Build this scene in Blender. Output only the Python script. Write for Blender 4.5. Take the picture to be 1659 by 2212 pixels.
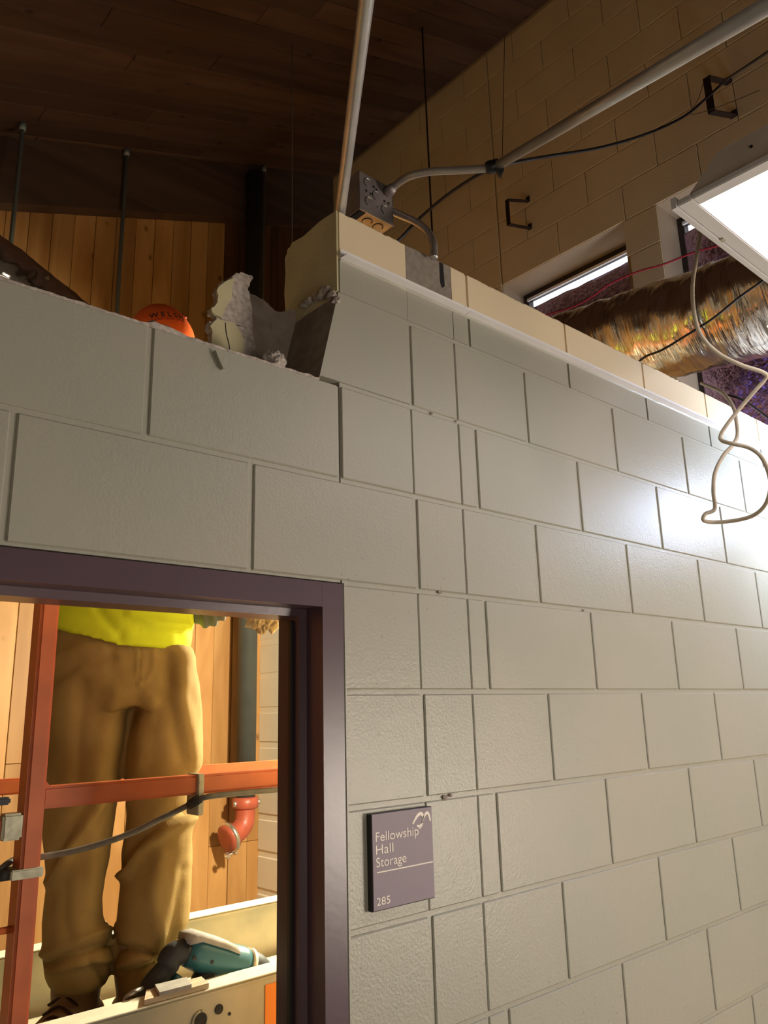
import bpy, bmesh, math, random
from mathutils import Vector, Matrix, noise
from math import sin, cos, pi, radians
for o in list(bpy.data.objects): bpy.data.objects.remove(o)
sc = bpy.context.scene
COL = sc.collection
random.seed(7)

# ------------------------------------------------------------------ camera
F, PIT, YAW, ROL, CH, CD = 1714.62, .2491, .7331, -.0269, 1.9909, 1.1657
fw = Vector((sin(YAW)*cos(PIT), cos(YAW)*cos(PIT), sin(PIT)))
rt = Vector((cos(YAW), -sin(YAW), 0)); up = rt.cross(fw)
R1 = rt*cos(ROL) + up*sin(ROL); U1 = up*cos(ROL) - rt*sin(ROL)
CAM = Vector((0, -CD, CH))
cd = bpy.data.cameras.new('camera'); cam = bpy.data.objects.new('camera', cd); COL.objects.link(cam)
cam.matrix_world = Matrix(((R1.x, U1.x, -fw.x, CAM.x), (R1.y, U1.y, -fw.y, CAM.y), (R1.z, U1.z, -fw.z, CAM.z), (0, 0, 0, 1)))
cd.sensor_fit = 'VERTICAL'; cd.sensor_height = 36; cd.lens = F/2212*36; cd.clip_start = .02
sc.camera = cam
sc.view_settings.view_transform = 'Standard'; sc.view_settings.look = 'None'
sc.view_settings.gamma = 1; sc.view_settings.use_curve_mapping = False
sc.view_settings.exposure = 0.0

# ------------------------------------------------------------------ world (dull daylight outside the windows)
wd = bpy.data.worlds.new('World'); sc.world = wd; wd.use_nodes = True
bg = wd.node_tree.nodes['Background']; bg.inputs[0].default_value = (1, .95, .95, 1); bg.inputs[1].default_value = 1.5

# light strengths, used by the lamp builders below
P_TROFFER = 3.6      # emission of the troffer lens beside the wall
P_HALL = 33.0        # unseen panel added behind the camera to brighten the front wall
P_FLOOD = 130.0       # LED flood hanging just past the right edge
P_STORE = 120.0      # work light inside the storage room (W)

# ------------------------------------------------------------------ helpers
def ray(u, v): return fw + R1*((u-829.5)/F) + U1*((1106-v)/F)
def at(u, v, ax, val):
    d = ray(u, v); return CAM + d*((val-CAM[ax])/d[ax])
def atd(u, v, D): return CAM + ray(u, v)*D
def atp(u, v, P, n):
    d = ray(u, v); return CAM + d*((P-CAM).dot(n)/d.dot(n))
def prj(p):
    q = p-CAM; z = q.dot(fw); return 829.5+F*q.dot(R1)/z, 1106-F*q.dot(U1)/z
W = {}
def wloc(o): return W.get(o.name, Vector((0, 0, 0)))
def tag(o, label=None, cat=None, group=None, kind=None):
    if label: o['label'] = label
    if cat: o['category'] = cat
    if group: o['group'] = group
    if kind: o['kind'] = kind
    return o
def empty(name, loc=(0, 0, 0), label=None, cat=None, group=None, kind=None):
    o = bpy.data.objects.new(name, None); COL.objects.link(o); o.location = loc
    o.empty_display_size = .05
    W[o.name] = Vector(loc); return tag(o, label, cat, group, kind)
def link(name, me, loc, parent=None):
    o = bpy.data.objects.new(name, me); COL.objects.link(o)
    W[o.name] = Vector(loc)
    if parent: o.parent = parent; o.location = Vector(loc)-wloc(parent)
    else: o.location = loc
    return o
def meshobj(name, V, Fc, m, parent=None, smooth=False, origin=None):
    V = [Vector(v) for v in V]
    if origin is None:
        lo = Vector((min(v[i] for v in V) for i in range(3))); hi = Vector((max(v[i] for v in V) for i in range(3)))
        origin = (lo+hi)/2
    me = bpy.data.meshes.new(name); me.from_pydata([tuple(v-origin) for v in V], [], Fc)
    ms = m if isinstance(m, (list, tuple)) else [m]
    for k in ms: me.materials.append(k)
    bm = bmesh.new(); bm.from_mesh(me); bmesh.ops.recalc_face_normals(bm, faces=bm.faces); bm.to_mesh(me); bm.free()
    if smooth:
        for p in me.polygons: p.use_smooth = True
    return link(name, me, origin, parent)
def bmobj(name, bm, m, parent=None, smooth=False):
    me = bpy.data.meshes.new('t'); bm.to_mesh(me); bm.free()
    V = [v.co.copy() for v in me.vertices]; Fc = [tuple(p.vertices) for p in me.polygons]
    bpy.data.meshes.remove(me)
    return meshobj(name, V, Fc, m, parent, smooth)
CACHE = {}
def boxmesh(dx, dy, dz, b, m):
    k = (round(dx, 4), round(dy, 4), round(dz, 4), b, m.name)
    if k not in CACHE:
        bm = bmesh.new(); bmesh.ops.create_cube(bm, size=1)
        bmesh.ops.scale(bm, vec=(dx, dy, dz), verts=bm.verts)
        if b: bmesh.ops.bevel(bm, geom=list(bm.edges), offset=min(b, dx*.4, dy*.4, dz*.4), segments=1, affect='EDGES')
        me = bpy.data.meshes.new('box'); bm.to_mesh(me); bm.free(); me.materials.append(m); CACHE[k] = me
    return CACHE[k]
def piece(name, x0, x1, y0, y1, z0, z1, m, parent=None, b=.003):
    return link(name, boxmesh(x1-x0, y1-y0, z1-z0, b, m), ((x0+x1)/2, (y0+y1)/2, (z0+z1)/2), parent)
def addbox(bm, x0, x1, y0, y1, z0, z1, b=0, M=None):
    r = bmesh.ops.create_cube(bm, size=1); vs = r['verts']
    bmesh.ops.scale(bm, vec=(x1-x0, y1-y0, z1-z0), verts=vs)
    bmesh.ops.translate(bm, vec=((x0+x1)/2, (y0+y1)/2, (z0+z1)/2), verts=vs)
    if b:
        es = list({e for v in vs for e in v.link_edges})
        g = bmesh.ops.bevel(bm, geom=es, offset=b, segments=2, affect='EDGES'); vs = list({v for f in g['faces'] for v in f.verts} | {v for v in vs if v.is_valid})
    if M: bmesh.ops.transform(bm, matrix=M, verts=vs)
def catmull(P, n=8):
    P = [Vector(p) for p in P]
    if len(P) < 3: return P
    Q = [P[0]*2-P[1]]+P+[P[-1]*2-P[-2]]; out = []
    for i in range(1, len(Q)-2):
        a, b, c, d = Q[i-1:i+3]
        for k in range(n):
            t = k/n; out.append(.5*((2*b)+(c-a)*t+(2*a-5*b+4*c-d)*t*t+(3*b-a-3*c+d)*t**3))
    out.append(P[-1]); return out
def tubegeo(P, r, seg=12, caps=True, V=None, Fc=None):
    V = [] if V is None else V; Fc = [] if Fc is None else Fc
    P = [Vector(p) for p in P]; n = len(P)
    T = [(P[min(i+1, n-1)]-P[max(i-1, 0)]).normalized() for i in range(n)]
    a = Vector((0, 0, 1)) if abs(T[0].z) < .9 else Vector((1, 0, 0))
    N = (a-T[0]*a.dot(T[0])).normalized(); base = len(V)
    for i in range(n):
        N = (N-T[i]*N.dot(T[i])).normalized(); B = T[i].cross(N)
        ri = r[i] if isinstance(r, (list, tuple)) else r
        for k in range(seg):
            th = 2*pi*k/seg; V.append(P[i]+(N*cos(th)+B*sin(th))*ri)
    for i in range(n-1):
        for k in range(seg):
            k2 = (k+1) % seg
            Fc.append((base+i*seg+k, base+i*seg+k2, base+(i+1)*seg+k2, base+(i+1)*seg+k))
    if caps:
        Fc.append(tuple(base+k for k in range(seg))[::-1]); Fc.append(tuple(base+(n-1)*seg+k for k in range(seg)))
    return V, Fc
def tube(name, P, r, m, parent=None, seg=12):
    V, Fc = tubegeo(P, r, seg); return meshobj(name, V, Fc, m, parent, True)
def loft(rings, V=None, Fc=None):
    V = [] if V is None else V; Fc = [] if Fc is None else Fc
    b = len(V); n = len(rings[0])
    for r in rings: V.extend(r)
    for i in range(len(rings)-1):
        for k in range(n):
            k2 = (k+1) % n; Fc.append((b+i*n+k, b+i*n+k2, b+(i+1)*n+k2, b+(i+1)*n+k))
    Fc.append(tuple(b+k for k in range(n))[::-1]); Fc.append(tuple(b+(len(rings)-1)*n+k for k in range(n)))
    return V, Fc
def prism(outline, dvec):
    n = len(outline); V = [Vector(p) for p in outline]+[Vector(p)+Vector(dvec) for p in outline]
    Fc = [tuple(range(n)), tuple(range(2*n-1, n-1, -1))]+[(i, (i+1) % n, n+(i+1) % n, n+i) for i in range(n)]
    return V, Fc
def remesh(name, V, Fc, m, parent, voxel=.008, it=3, disp=None):
    me = bpy.data.meshes.new(name); me.from_pydata([tuple(v) for v in V], [], Fc)
    bm = bmesh.new(); bm.from_mesh(me); bmesh.ops.recalc_face_normals(bm, faces=bm.faces); bm.to_mesh(me); bm.free()
    o = bpy.data.objects.new('tmp', me); COL.objects.link(o)
    md = o.modifiers.new('r', 'REMESH'); md.mode = 'VOXEL'; md.voxel_size = voxel
    s = o.modifiers.new('s', 'SMOOTH'); s.factor = .6; s.iterations = it
    dg = bpy.context.evaluated_depsgraph_get(); me2 = bpy.data.meshes.new_from_object(o.evaluated_get(dg))
    bpy.data.objects.remove(o)
    if disp:
        nn = [v.normal.copy() for v in me2.vertices]
        for v, q in zip(me2.vertices, nn): v.co = v.co + q*disp(v.co, q)
    c = sum((v.co for v in me2.vertices), Vector())/max(1, len(me2.vertices))
    for v in me2.vertices: v.co -= c
    me2.materials.clear(); me2.materials.append(m)
    for p in me2.polygons: p.use_smooth = True
    me2.name = name
    return link(name, me2, c, parent)

# ------------------------------------------------------------------ materials
def mat(name, rgb, rough=.6, metal=0, var=0, vscale=6, bump=0, bscale=80, spec=.5, rgb2=None, stretch=(1, 1, 1), rnd=0, coat=0, world=False):
    m = bpy.data.materials.new(name); m.use_nodes = True; nt = m.node_tree; N = nt.nodes; L = nt.links
    b = N['Principled BSDF']; b.inputs['Roughness'].default_value = rough; b.inputs['Metallic'].default_value = metal
    b.inputs['Specular IOR Level'].default_value = spec; b.inputs['Coat Weight'].default_value = coat
    b.inputs['Base Color'].default_value = (*rgb, 1)
    tc = N.new('ShaderNodeTexCoord'); mp = N.new('ShaderNodeMapping'); mp.inputs['Scale'].default_value = stretch
    if world:
        g = N.new('ShaderNodeNewGeometry'); L.new(g.outputs['Position'], mp.inputs[0])
    else: L.new(tc.outputs['Object'], mp.inputs[0])
    src = mp.outputs[0]
    if rnd:
        oi = N.new('ShaderNodeObjectInfo'); ad = N.new('ShaderNodeVectorMath'); ad.operation = 'ADD'
        ml = N.new('ShaderNodeMath'); ml.operation = 'MULTIPLY'; ml.inputs[1].default_value = 37; L.new(oi.outputs['Random'], ml.inputs[0])
        L.new(src, ad.inputs[0]); L.new(ml.outputs[0], ad.inputs[1]); src = ad.outputs[0]
    if var or rgb2:
        nz = N.new('ShaderNodeTexNoise'); nz.inputs['Scale'].default_value = vscale; nz.inputs['Detail'].default_value = 6
        L.new(src, nz.inputs[0]); rp = N.new('ShaderNodeValToRGB'); L.new(nz.outputs[0], rp.inputs[0])
        c2 = rgb2 or tuple(min(1, c*(1+var)) for c in rgb); c1 = rgb if rgb2 else tuple(c*(1-var) for c in rgb)
        rp.color_ramp.elements[0].position = .35; rp.color_ramp.elements[1].position = .65
        rp.color_ramp.elements[0].color = (*c1, 1); rp.color_ramp.elements[1].color = (*c2, 1)
        out = rp.outputs[0]
        if rnd:
            hs = N.new('ShaderNodeHueSaturation'); mr = N.new('ShaderNodeMapRange')
            mr.inputs[3].default_value = 1-rnd; mr.inputs[4].default_value = 1+rnd
            L.new(oi.outputs['Random'], mr.inputs[0]); L.new(mr.outputs[0], hs.inputs['Value']); L.new(out, hs.inputs['Color']); out = hs.outputs[0]
        L.new(out, b.inputs['Base Color'])
    if bump:
        n2 = N.new('ShaderNodeTexNoise'); n2.inputs['Scale'].default_value = bscale; n2.inputs['Detail'].default_value = 5
        L.new(src, n2.inputs[0]); bp = N.new('ShaderNodeBump'); bp.inputs['Strength'].default_value = bump; bp.inputs['Distance'].default_value = .002
        L.new(n2.outputs[0], bp.inputs['Height']); L.new(bp.outputs[0], b.inputs['Normal'])
    return m
def emis(name, rgb, s):
    m = bpy.data.materials.new(name); m.use_nodes = True; b = m.node_tree.nodes['Principled BSDF']
    b.inputs['Base Color'].default_value = (*rgb, 1); b.inputs['Emission Color'].default_value = (*rgb, 1); b.inputs['Emission Strength'].default_value = s
    return m
SAGE = (.37, .355, .29); CREAM = (.84, .69, .47); RAWC = (.27, .225, .19)
def wallmat():
    """painted masonry of the front wall: sage below the ceiling trim, cream above it, one bare strip"""
    m = bpy.data.materials.new('painted_masonry'); m.use_nodes = True; nt = m.node_tree; N = nt.nodes; L = nt.links
    b = N['Principled BSDF']; b.inputs['Roughness'].default_value = .38; b.inputs['Specular IOR Level'].default_value = .5
    g = N.new('ShaderNodeNewGeometry'); sp = N.new('ShaderNodeSeparateXYZ'); L.new(g.outputs['Position'], sp.inputs[0])
    def step(src, v, gt=True):
        k = N.new('ShaderNodeMath'); k.operation = 'GREATER_THAN' if gt else 'LESS_THAN'; L.new(src, k.inputs[0]); k.inputs[1].default_value = v; return k.outputs[0]
    def mul(a, c):
        k = N.new('ShaderNodeMath'); k.operation = 'MULTIPLY'; L.new(a, k.inputs[0]); L.new(c, k.inputs[1]); return k.outputs[0]
    nz = N.new('ShaderNodeTexNoise'); nz.inputs['Scale'].default_value = 3; nz.inputs['Detail'].default_value = 5; L.new(g.outputs['Position'], nz.inputs[0])
    rp = N.new('ShaderNodeValToRGB'); L.new(nz.outputs[0], rp.inputs[0])
    rp.color_ramp.elements[0].position = .3; rp.color_ramp.elements[1].position = .7
    rp.color_ramp.elements[0].color = (SAGE[0]*.95, SAGE[1]*.98, SAGE[2]*.98, 1); rp.color_ramp.elements[1].color = (SAGE[0]*1.05, SAGE[1]*1.02, SAGE[2]*1.02, 1)
    def mix(f, a, c):
        k = N.new('ShaderNodeMix'); k.data_type = 'RGBA'; L.new(f, k.inputs[0])
        if isinstance(a, tuple): k.inputs[6].default_value = (*a, 1)
        else: L.new(a, k.inputs[6])
        if isinstance(c, tuple): k.inputs[7].default_value = (*c, 1)
        else: L.new(c, k.inputs[7])
        return k.outputs[2]
    # above the trim, or on the storage-room side
    mx = N.new('ShaderNodeMath'); mx.operation = 'MAXIMUM'; L.new(step(sp.outputs[2], 2.9285), mx.inputs[0]); L.new(step(sp.outputs[1], .02), mx.inputs[1])
    col = mix(mx.outputs[0], rp.outputs[0], CREAM)
    n3 = N.new('ShaderNodeTexNoise'); n3.inputs['Scale'].default_value = 60; n3.inputs['Detail'].default_value = 6; L.new(g.outputs['Position'], n3.inputs[0])
    r3 = N.new('ShaderNodeValToRGB'); L.new(n3.outputs[0], r3.inputs[0])
    r3.color_ramp.elements[0].position = .35; r3.color_ramp.elements[1].position = .65
    r3.color_ramp.elements[0].color = (.24, .20, .17, 1); r3.color_ramp.elements[1].color = (.33, .285, .245, 1)
    strip = mul(step(sp.outputs[2], 2.9285), mul(step(sp.outputs[0], 1.1376), step(sp.outputs[0], 1.287, False)))
    col = mix(strip, col, r3.outputs[0])
    sn = N.new('ShaderNodeSeparateXYZ'); L.new(g.outputs['Normal'], sn.inputs[0])
    col = mix(step(sn.outputs[2], .8), col, r3.outputs[0])
    # small dark pits, thicker on the rough grouted strip
    vo = N.new('ShaderNodeTexVoronoi'); vo.inputs['Scale'].default_value = 46; L.new(g.outputs['Position'], vo.inputs[0])
    n4 = N.new('ShaderNodeTexNoise'); n4.inputs['Scale'].default_value = 7; L.new(g.outputs['Position'], n4.inputs[0])
    k1 = N.new('ShaderNodeMath'); k1.operation = 'MULTIPLY'; L.new(n4.outputs[0], k1.inputs[0]); k1.inputs[1].default_value = .17
    pit = N.new('ShaderNodeMath'); pit.operation = 'LESS_THAN'; L.new(vo.outputs[0], pit.inputs[0]); L.new(k1.outputs[0], pit.inputs[1])
    band = mul(mul(step(sp.outputs[0], .9), step(sp.outputs[0], 1.29, False)), step(sp.outputs[2], 2.3, False))
    low = N.new('ShaderNodeMath'); low.operation = 'MAXIMUM'; L.new(band, low.inputs[0]); L.new(step(sp.outputs[2], 1.45, False), low.inputs[1])
    pf = mul(pit.outputs[0], low.outputs[0]); kk = N.new('ShaderNodeMath'); kk.operation = 'MULTIPLY'; L.new(pf, kk.inputs[0]); kk.inputs[1].default_value = .4
    col = mix(kk.outputs[0], col, (.12, .11, .09))
    L.new(col, b.inputs['Base Color'])
    n2 = N.new('ShaderNodeTexNoise'); n2.inputs['Scale'].default_value = 170; n2.inputs['Detail'].default_value = 4; L.new(g.outputs['Position'], n2.inputs[0])
    n5 = N.new('ShaderNodeTexNoise'); n5.inputs['Scale'].default_value = 45; n5.inputs['Detail'].default_value = 3; L.new(g.outputs['Position'], n5.inputs[0])
    ad = N.new('ShaderNodeMath'); ad.operation = 'MULTIPLY_ADD'; L.new(n5.outputs[0], ad.inputs[0]); ad.inputs[1].default_value = .7; L.new(n2.outputs[0], ad.inputs[2])
    a2 = N.new('ShaderNodeMath'); a2.operation = 'SUBTRACT'; L.new(ad.outputs[0], a2.inputs[0]); L.new(pf, a2.inputs[1])
    bp = N.new('ShaderNodeBump'); bp.inputs['Strength'].default_value = .42; bp.inputs['Distance'].default_value = .0022
    L.new(a2.outputs[0], bp.inputs['Height']); L.new(bp.outputs[0], b.inputs['Normal'])
    return m
def woodmat(name, c1, c2, stretch, rnd=.22, rough=.5, knots=True):
    m = bpy.data.materials.new(name); m.use_nodes = True; nt = m.node_tree; N = nt.nodes; L = nt.links
    b = N['Principled BSDF']; b.inputs['Roughness'].default_value = rough; b.inputs['Specular IOR Level'].default_value = .3
    tc = N.new('ShaderNodeTexCoord'); oi = N.new('ShaderNodeObjectInfo')
    ml = N.new('ShaderNodeMath'); ml.operation = 'MULTIPLY'; ml.inputs[1].default_value = 53; L.new(oi.outputs['Random'], ml.inputs[0])
    ad = N.new('ShaderNodeVectorMath'); ad.operation = 'ADD'; L.new(tc.outputs['Object'], ad.inputs[0]); L.new(ml.outputs[0], ad.inputs[1])
    mp = N.new('ShaderNodeMapping'); mp.inputs['Scale'].default_value = stretch; L.new(ad.outputs[0], mp.inputs[0])
    nz = N.new('ShaderNodeTexNoise'); nz.inputs['Scale'].default_value = 7; nz.inputs['Detail'].default_value = 8; nz.inputs['Distortion'].default_value = 1.1
    L.new(mp.outputs[0], nz.inputs[0]); rp = N.new('ShaderNodeValToRGB'); L.new(nz.outputs[0], rp.inputs[0])
    rp.color_ramp.elements[0].position = .32; rp.color_ramp.elements[1].position = .68
    rp.color_ramp.elements[0].color = (*c1, 1); rp.color_ramp.elements[1].color = (*c2, 1)
    out = rp.outputs[0]
    if knots:
        m2 = N.new('ShaderNodeMapping'); m2.inputs['Scale'].default_value = tuple(.6 if s < .5 else 1 for s in stretch); L.new(ad.outputs[0], m2.inputs[0])
        vo = N.new('ShaderNodeTexVoronoi'); vo.inputs['Scale'].default_value = 6.5; L.new(m2.outputs[0], vo.inputs[0])
        r2 = N.new('ShaderNodeValToRGB'); L.new(vo.outputs[0], r2.inputs[0]); r2.color_ramp.elements[0].position = .03; r2.color_ramp.elements[1].position = .12
        r2.color_ramp.elements[0].color = (.35, .28, .22, 1); r2.color_ramp.elements[1].color = (1, 1, 1, 1)
        mx = N.new('ShaderNodeMix'); mx.data_type = 'RGBA'; mx.blend_type = 'MULTIPLY'; mx.inputs[0].default_value = 1; L.new(out, mx.inputs[6]); L.new(r2.outputs[0], mx.inputs[7]); out = mx.outputs[2]
    hs = N.new('ShaderNodeHueSaturation'); mr = N.new('ShaderNodeMapRange'); mr.inputs[3].default_value = 1-rnd; mr.inputs[4].default_value = 1+rnd
    L.new(oi.outputs['Random'], mr.inputs[0]); L.new(mr.outputs[0], hs.inputs['Value']); L.new(out, hs.inputs['Color'])
    L.new(hs.outputs[0], b.inputs['Base Color'])
    bp = N.new('ShaderNodeBump'); bp.inputs['Strength'].default_value = .15; bp.inputs['Distance'].default_value = .001; L.new(nz.outputs[0], bp.inputs['Height']); L.new(bp.outputs[0], b.inputs['Normal'])
    return m
def foilmat(name, rgb, rough, strg, scale, stretch=(1, 1, 1)):
    m = mat(name, rgb, rough, 1, bump=strg, bscale=scale, stretch=stretch)
    for n in m.node_tree.nodes:
        if n.type == 'BUMP': n.inputs['Distance'].default_value = .006
        if n.type == 'TEX_NOISE': n.inputs['Distortion'].default_value = .6
    return m
M_WALL = wallmat()
M_RAW = mat('raw_concrete', (.27, .215, .175), .9, bump=.9, bscale=70, rgb2=(.36, .30, .25), vscale=30, world=True)
M_CHIP = mat('crushed_concrete', (.33, .28, .24), .95, bump=1, bscale=130, rgb2=(.55, .48, .43), vscale=90, world=True)
M_CREAM = mat('cream_masonry_paint', (.60, .46, .27), .6, var=.06, vscale=2, bump=.35, bscale=120, world=True)
M_ENDP = mat('cream_end_paint', (.56, .50, .30), .7, var=.08, vscale=9, bump=.5, bscale=120, world=True)
M_JOINT = mat('cream_mortar', (.40, .30, .19), .8, bump=.3, bscale=90, world=True)
M_CEDAR = woodmat('cedar_boards', (.33, .155, .045), (.50, .27, .10), (1, 1, .12), .18)
M_CEDARD = woodmat('darker_boards', (.06, .028, .014), (.11, .05, .022), (1, 1, .12), .3)
M_PLANK = woodmat('ceiling_planks', (.050, .025, .014), (.085, .043, .024), (.12, 1, 1), .25, .8)
M_BEAM = woodmat('dark_beam', (.05, .03, .02), (.09, .055, .035), (.1, 1, 1), .1, knots=False)
M_PURP = mat('purple_enamel', (.092, .055, .070), .32, var=.05, vscale=5, bump=.12, bscale=60, spec=.5)
M_PURPD = mat('purple_reveal_enamel', (.075, .042, .045), .35, bump=.1, bscale=60)
M_SIGN = mat('sign_purple', (.195, .145, .185), .5, bump=.05, bscale=300)
M_BLACK = mat('black_plastic', (.012, .010, .012), .45)
M_LET = mat('sign_cream_letters', (.78, .70, .60), .5)
M_WHITE = mat('white_enamel', (.90, .87, .88), .4, var=.02, vscale=8)
M_EMT = mat('galvanised_conduit', (.62, .60, .57), .3, .85, var=.08, vscale=30, bump=.1, bscale=60)
M_EMTW = mat('dull_grey_conduit', (.50, .49, .47), .33, .55, var=.08, vscale=14)
M_PIER = mat('pale_glossy_block_paint', (.78, .72, .60), .45, var=.03, vscale=3, bump=.2, bscale=60, world=True)
M_BOX = mat('galvanised_box', (.30, .26, .25), .5, .6, var=.15, vscale=20)
M_BRASS = mat('yellowed_zinc', (.62, .42, .20), .45, .5, var=.15, vscale=40)
M_DARK = mat('dark_hole', (.01, .008, .008), .9)
M_TAPE = mat('black_tape', (.012, .014, .018), .4, bump=.2, bscale=40)
M_CABK = mat('black_cable', (.016, .012, .011), .5)
M_CRED = mat('red_cable', (.36, .02, .04), .45)
M_CORD = mat('beige_cord', (.52, .44, .33), .5, var=.06, vscale=60)
M_WIRE = mat('dark_wire', (.035, .022, .016), .5, .4)
M_WIREG = mat('grey_wire', (.28, .26, .24), .4, .7)
M_ROD = mat('grey_drop_conduit', (.22, .24, .22), .5, .3)
M_STRAP = mat('dark_steel_strap', (.035, .022, .020), .5, .5)
M_TROF = mat('troffer_steel', (.62, .60, .60), .45, var=.03, vscale=10)
M_TROFG = mat('galvanised_troffer_side', (.72, .67, .60), .6, 0, var=.1, vscale=12)
M_LENS = emis('lit_lens', (1, .96, .98), P_TROFFER)
M_ORANGE = mat('orange_lift_paint', (.50, .115, .030), .42, var=.12, vscale=14, bump=.1, bscale=50)
M_DECK = mat('dusty_galvanised_plate', (.58, .53, .38), .55, .1, rgb2=(.42, .40, .30), vscale=9, bump=.2, bscale=60)
M_LIP = mat('dusty_white_lip', (.72, .68, .55), .5, var=.08, vscale=20)
M_ORST = mat('orange_sticker', (.85, .26, .02), .5)
M_STEEL = mat('zinc_clamp', (.40, .38, .28), .45, .5, var=.2, vscale=50)
M_HOSE = mat('grey_hose', (.13, .12, .10), .6, var=.15, vscale=50)
M_PIPE = mat('grey_black_pipe', (.055, .058, .054), .38, 0, var=.1, vscale=10)
M_REDP = mat('red_pipe_fitting', (.42, .09, .05), .4, var=.1, vscale=20)
M_CHROME = mat('bright_zinc', (.72, .68, .60), .3, .9)
M_PANTS = mat('brown_duck_canvas', (.25, .168, .055), .9, rgb2=(.34, .24, .09), vscale=7, bump=.35, bscale=420, spec=.15)
M_SHIRT = mat('neon_yellow_knit', (.60, .72, .03), .85, var=.05, vscale=12, bump=.2, bscale=500, spec=.15)
M_CAP = mat('neon_orange_cloth', (1.0, .17, .035), .8, var=.05, vscale=15, bump=.25, bscale=300, spec=.2)
M_CAPT = mat('cap_dark_print', (.05, .02, .02), .8)
M_CAPO = mat('cap_red_patch', (.45, .05, .02), .8)
M_SKIN = mat('skin', (.55, .32, .22), .55, var=.05, vscale=20)
M_HAIR = mat('dark_hair', (.05, .03, .02), .7, bump=.6, bscale=200)
M_EYE = mat('eye_white', (.8, .78, .75), .3)
M_BOOT = mat('tan_boot_leather', (.20, .125, .06), .75, rgb2=(.30, .20, .11), vscale=12, bump=.4, bscale=90)
M_SOLE = mat('dark_rubber', (.035, .032, .03), .85, var=.3, vscale=60, bump=.4, bscale=150)
M_LACE = mat('dark_lace', (.04, .02, .02), .8)
M_GLOVE = mat('grey_green_glove', (.10, .11, .085), .8, bump=.5, bscale=300)
M_TEAL = mat('teal_tool_plastic', (.03, .14, .18), .4, var=.06, vscale=10)
M_GREYT = mat('dusty_grey_tool_top', (.34, .32, .30), .7, var=.12, vscale=40)
M_BLKT = mat('black_tool_rubber', (.02, .025, .03), .6, bump=.2, bscale=200)
M_FOAM = mat('yellow_torn_foam', (.70, .50, .22), .9, rgb2=(.35, .30, .24), vscale=60, bump=.8, bscale=120)
M_SHIM = mat('pale_cut_wood', (.58, .47, .32), .8, rgb2=(.42, .34, .24), vscale=14, stretch=(1, 6, 6))
M_DUCT = foilmat('silver_foil_jacket', (.84, .82, .82), .13, 1.0, 12, (.5, 5, .5))
M_FOIL = foilmat('purple_foil_film', (.62, .46, .66), .24, 1.0, 45)
def _film():
    N = M_FOIL.node_tree.nodes; L = M_FOIL.node_tree.links; b = N['Principled BSDF']; o = N['Material Output']
    t = N.new('ShaderNodeBsdfTranslucent'); t.inputs[0].default_value = (.52, .42, .85, 1); mx = N.new('ShaderNodeMixShader')
    tc = N.new('ShaderNodeTexCoord'); nz = N.new('ShaderNodeTexNoise'); nz.inputs['Scale'].default_value = 2.5; L.new(tc.outputs['Object'], nz.inputs[0])
    mr = N.new('ShaderNodeMapRange'); mr.inputs[1].default_value = .4; mr.inputs[2].default_value = .65; mr.inputs[3].default_value = .10; mr.inputs[4].default_value = 1.0; L.new(nz.outputs[0], mr.inputs[0]); n2 = N.new('ShaderNodeTexNoise'); n2.inputs['Scale'].default_value = 90; n2.inputs['Detail'].default_value = 4; L.new(tc.outputs['Object'], n2.inputs[0]); m2 = N.new('ShaderNodeMapRange'); m2.inputs[1].default_value = .45; m2.inputs[2].default_value = .72; m2.inputs[3].default_value = .02; m2.inputs[4].default_value = .75; L.new(n2.outputs[0], m2.inputs[0]); mm = N.new('ShaderNodeMath'); mm.operation = 'MULTIPLY'; L.new(mr.outputs[0], mm.inputs[0]); L.new(m2.outputs[0], mm.inputs[1])
    L.new(mm.outputs[0], mx.inputs[0]); L.new(b.outputs[0], mx.inputs[1]); L.new(t.outputs[0], mx.inputs[2]); L.new(mx.outputs[0], o.inputs[0])
    for n in N:
        if n.type == 'BUMP': L.new(n.outputs[0], t.inputs['Normal'])
_film()
M_FRAME = mat('dark_window_frame', (.035, .022, .018), .5)
M_FLOOR = mat('dusty_floor', (.22, .20, .17), .95, var=.2, vscale=50, bump=.4, bscale=200)
M_ROOM = mat('beige_wall_paint', (.50, .46, .38), .8, bump=.1, bscale=60)
M_GLASS = mat('window_glass', (.9, .95, 1), .05)
M_GLASS.node_tree.nodes['Principled BSDF'].inputs['Transmission Weight'].default_value = 1
M_GLASS.node_tree.nodes['Principled BSDF'].inputs['IOR'].default_value = 1.01

# ------------------------------------------------------------------ front wall (block wall with the door)
C = .2032; X0 = .328; DX0, DX1 = -.080, .937; WX = 3.32; TH = .194
wall = None
bm = bmesh.new(); r_ = .0042
addbox(bm, -2.4, DX0, r_, TH-r_, 0, 11*C)
addbox(bm, -2.4, DX1, r_, TH-r_, 11*C, 13*C-.006)
addbox(bm, DX1+.004, WX, r_, TH-r_, 0, 15*C-.006)
wall = bmobj('wall_front', bm, M_WALL); wall['kind'] = 'structure'
def roughblock(a, b, z0, z1):
    """top-course block whose upper front edge is nibbled"""
    n = max(3, int((b-a)/.012)); V = []; Fc = []
    for i in range(n+1):
        x = a+(b-a)*i/n; j = abs(noise.noise(Vector((x*45, 3, 1))))*.006
        for y, z in ((0, z0), (0, z1-.006-j), (.004+j*.5, z1-.0015-j*.5), (TH-.004, z1-.002), (TH, z1-.006), (TH, z0)): V.append((x, y, z))
    for i in range(n):
        for k in range(6):
            k2 = (k+1) % 6; Fc.append((i*6+k, (i+1)*6+k, (i+1)*6+k2, i*6+k2))
    Fc.append(tuple(range(6))); Fc.append(tuple(n*6+k for k in range(6))[::-1])
    return V, Fc
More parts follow.
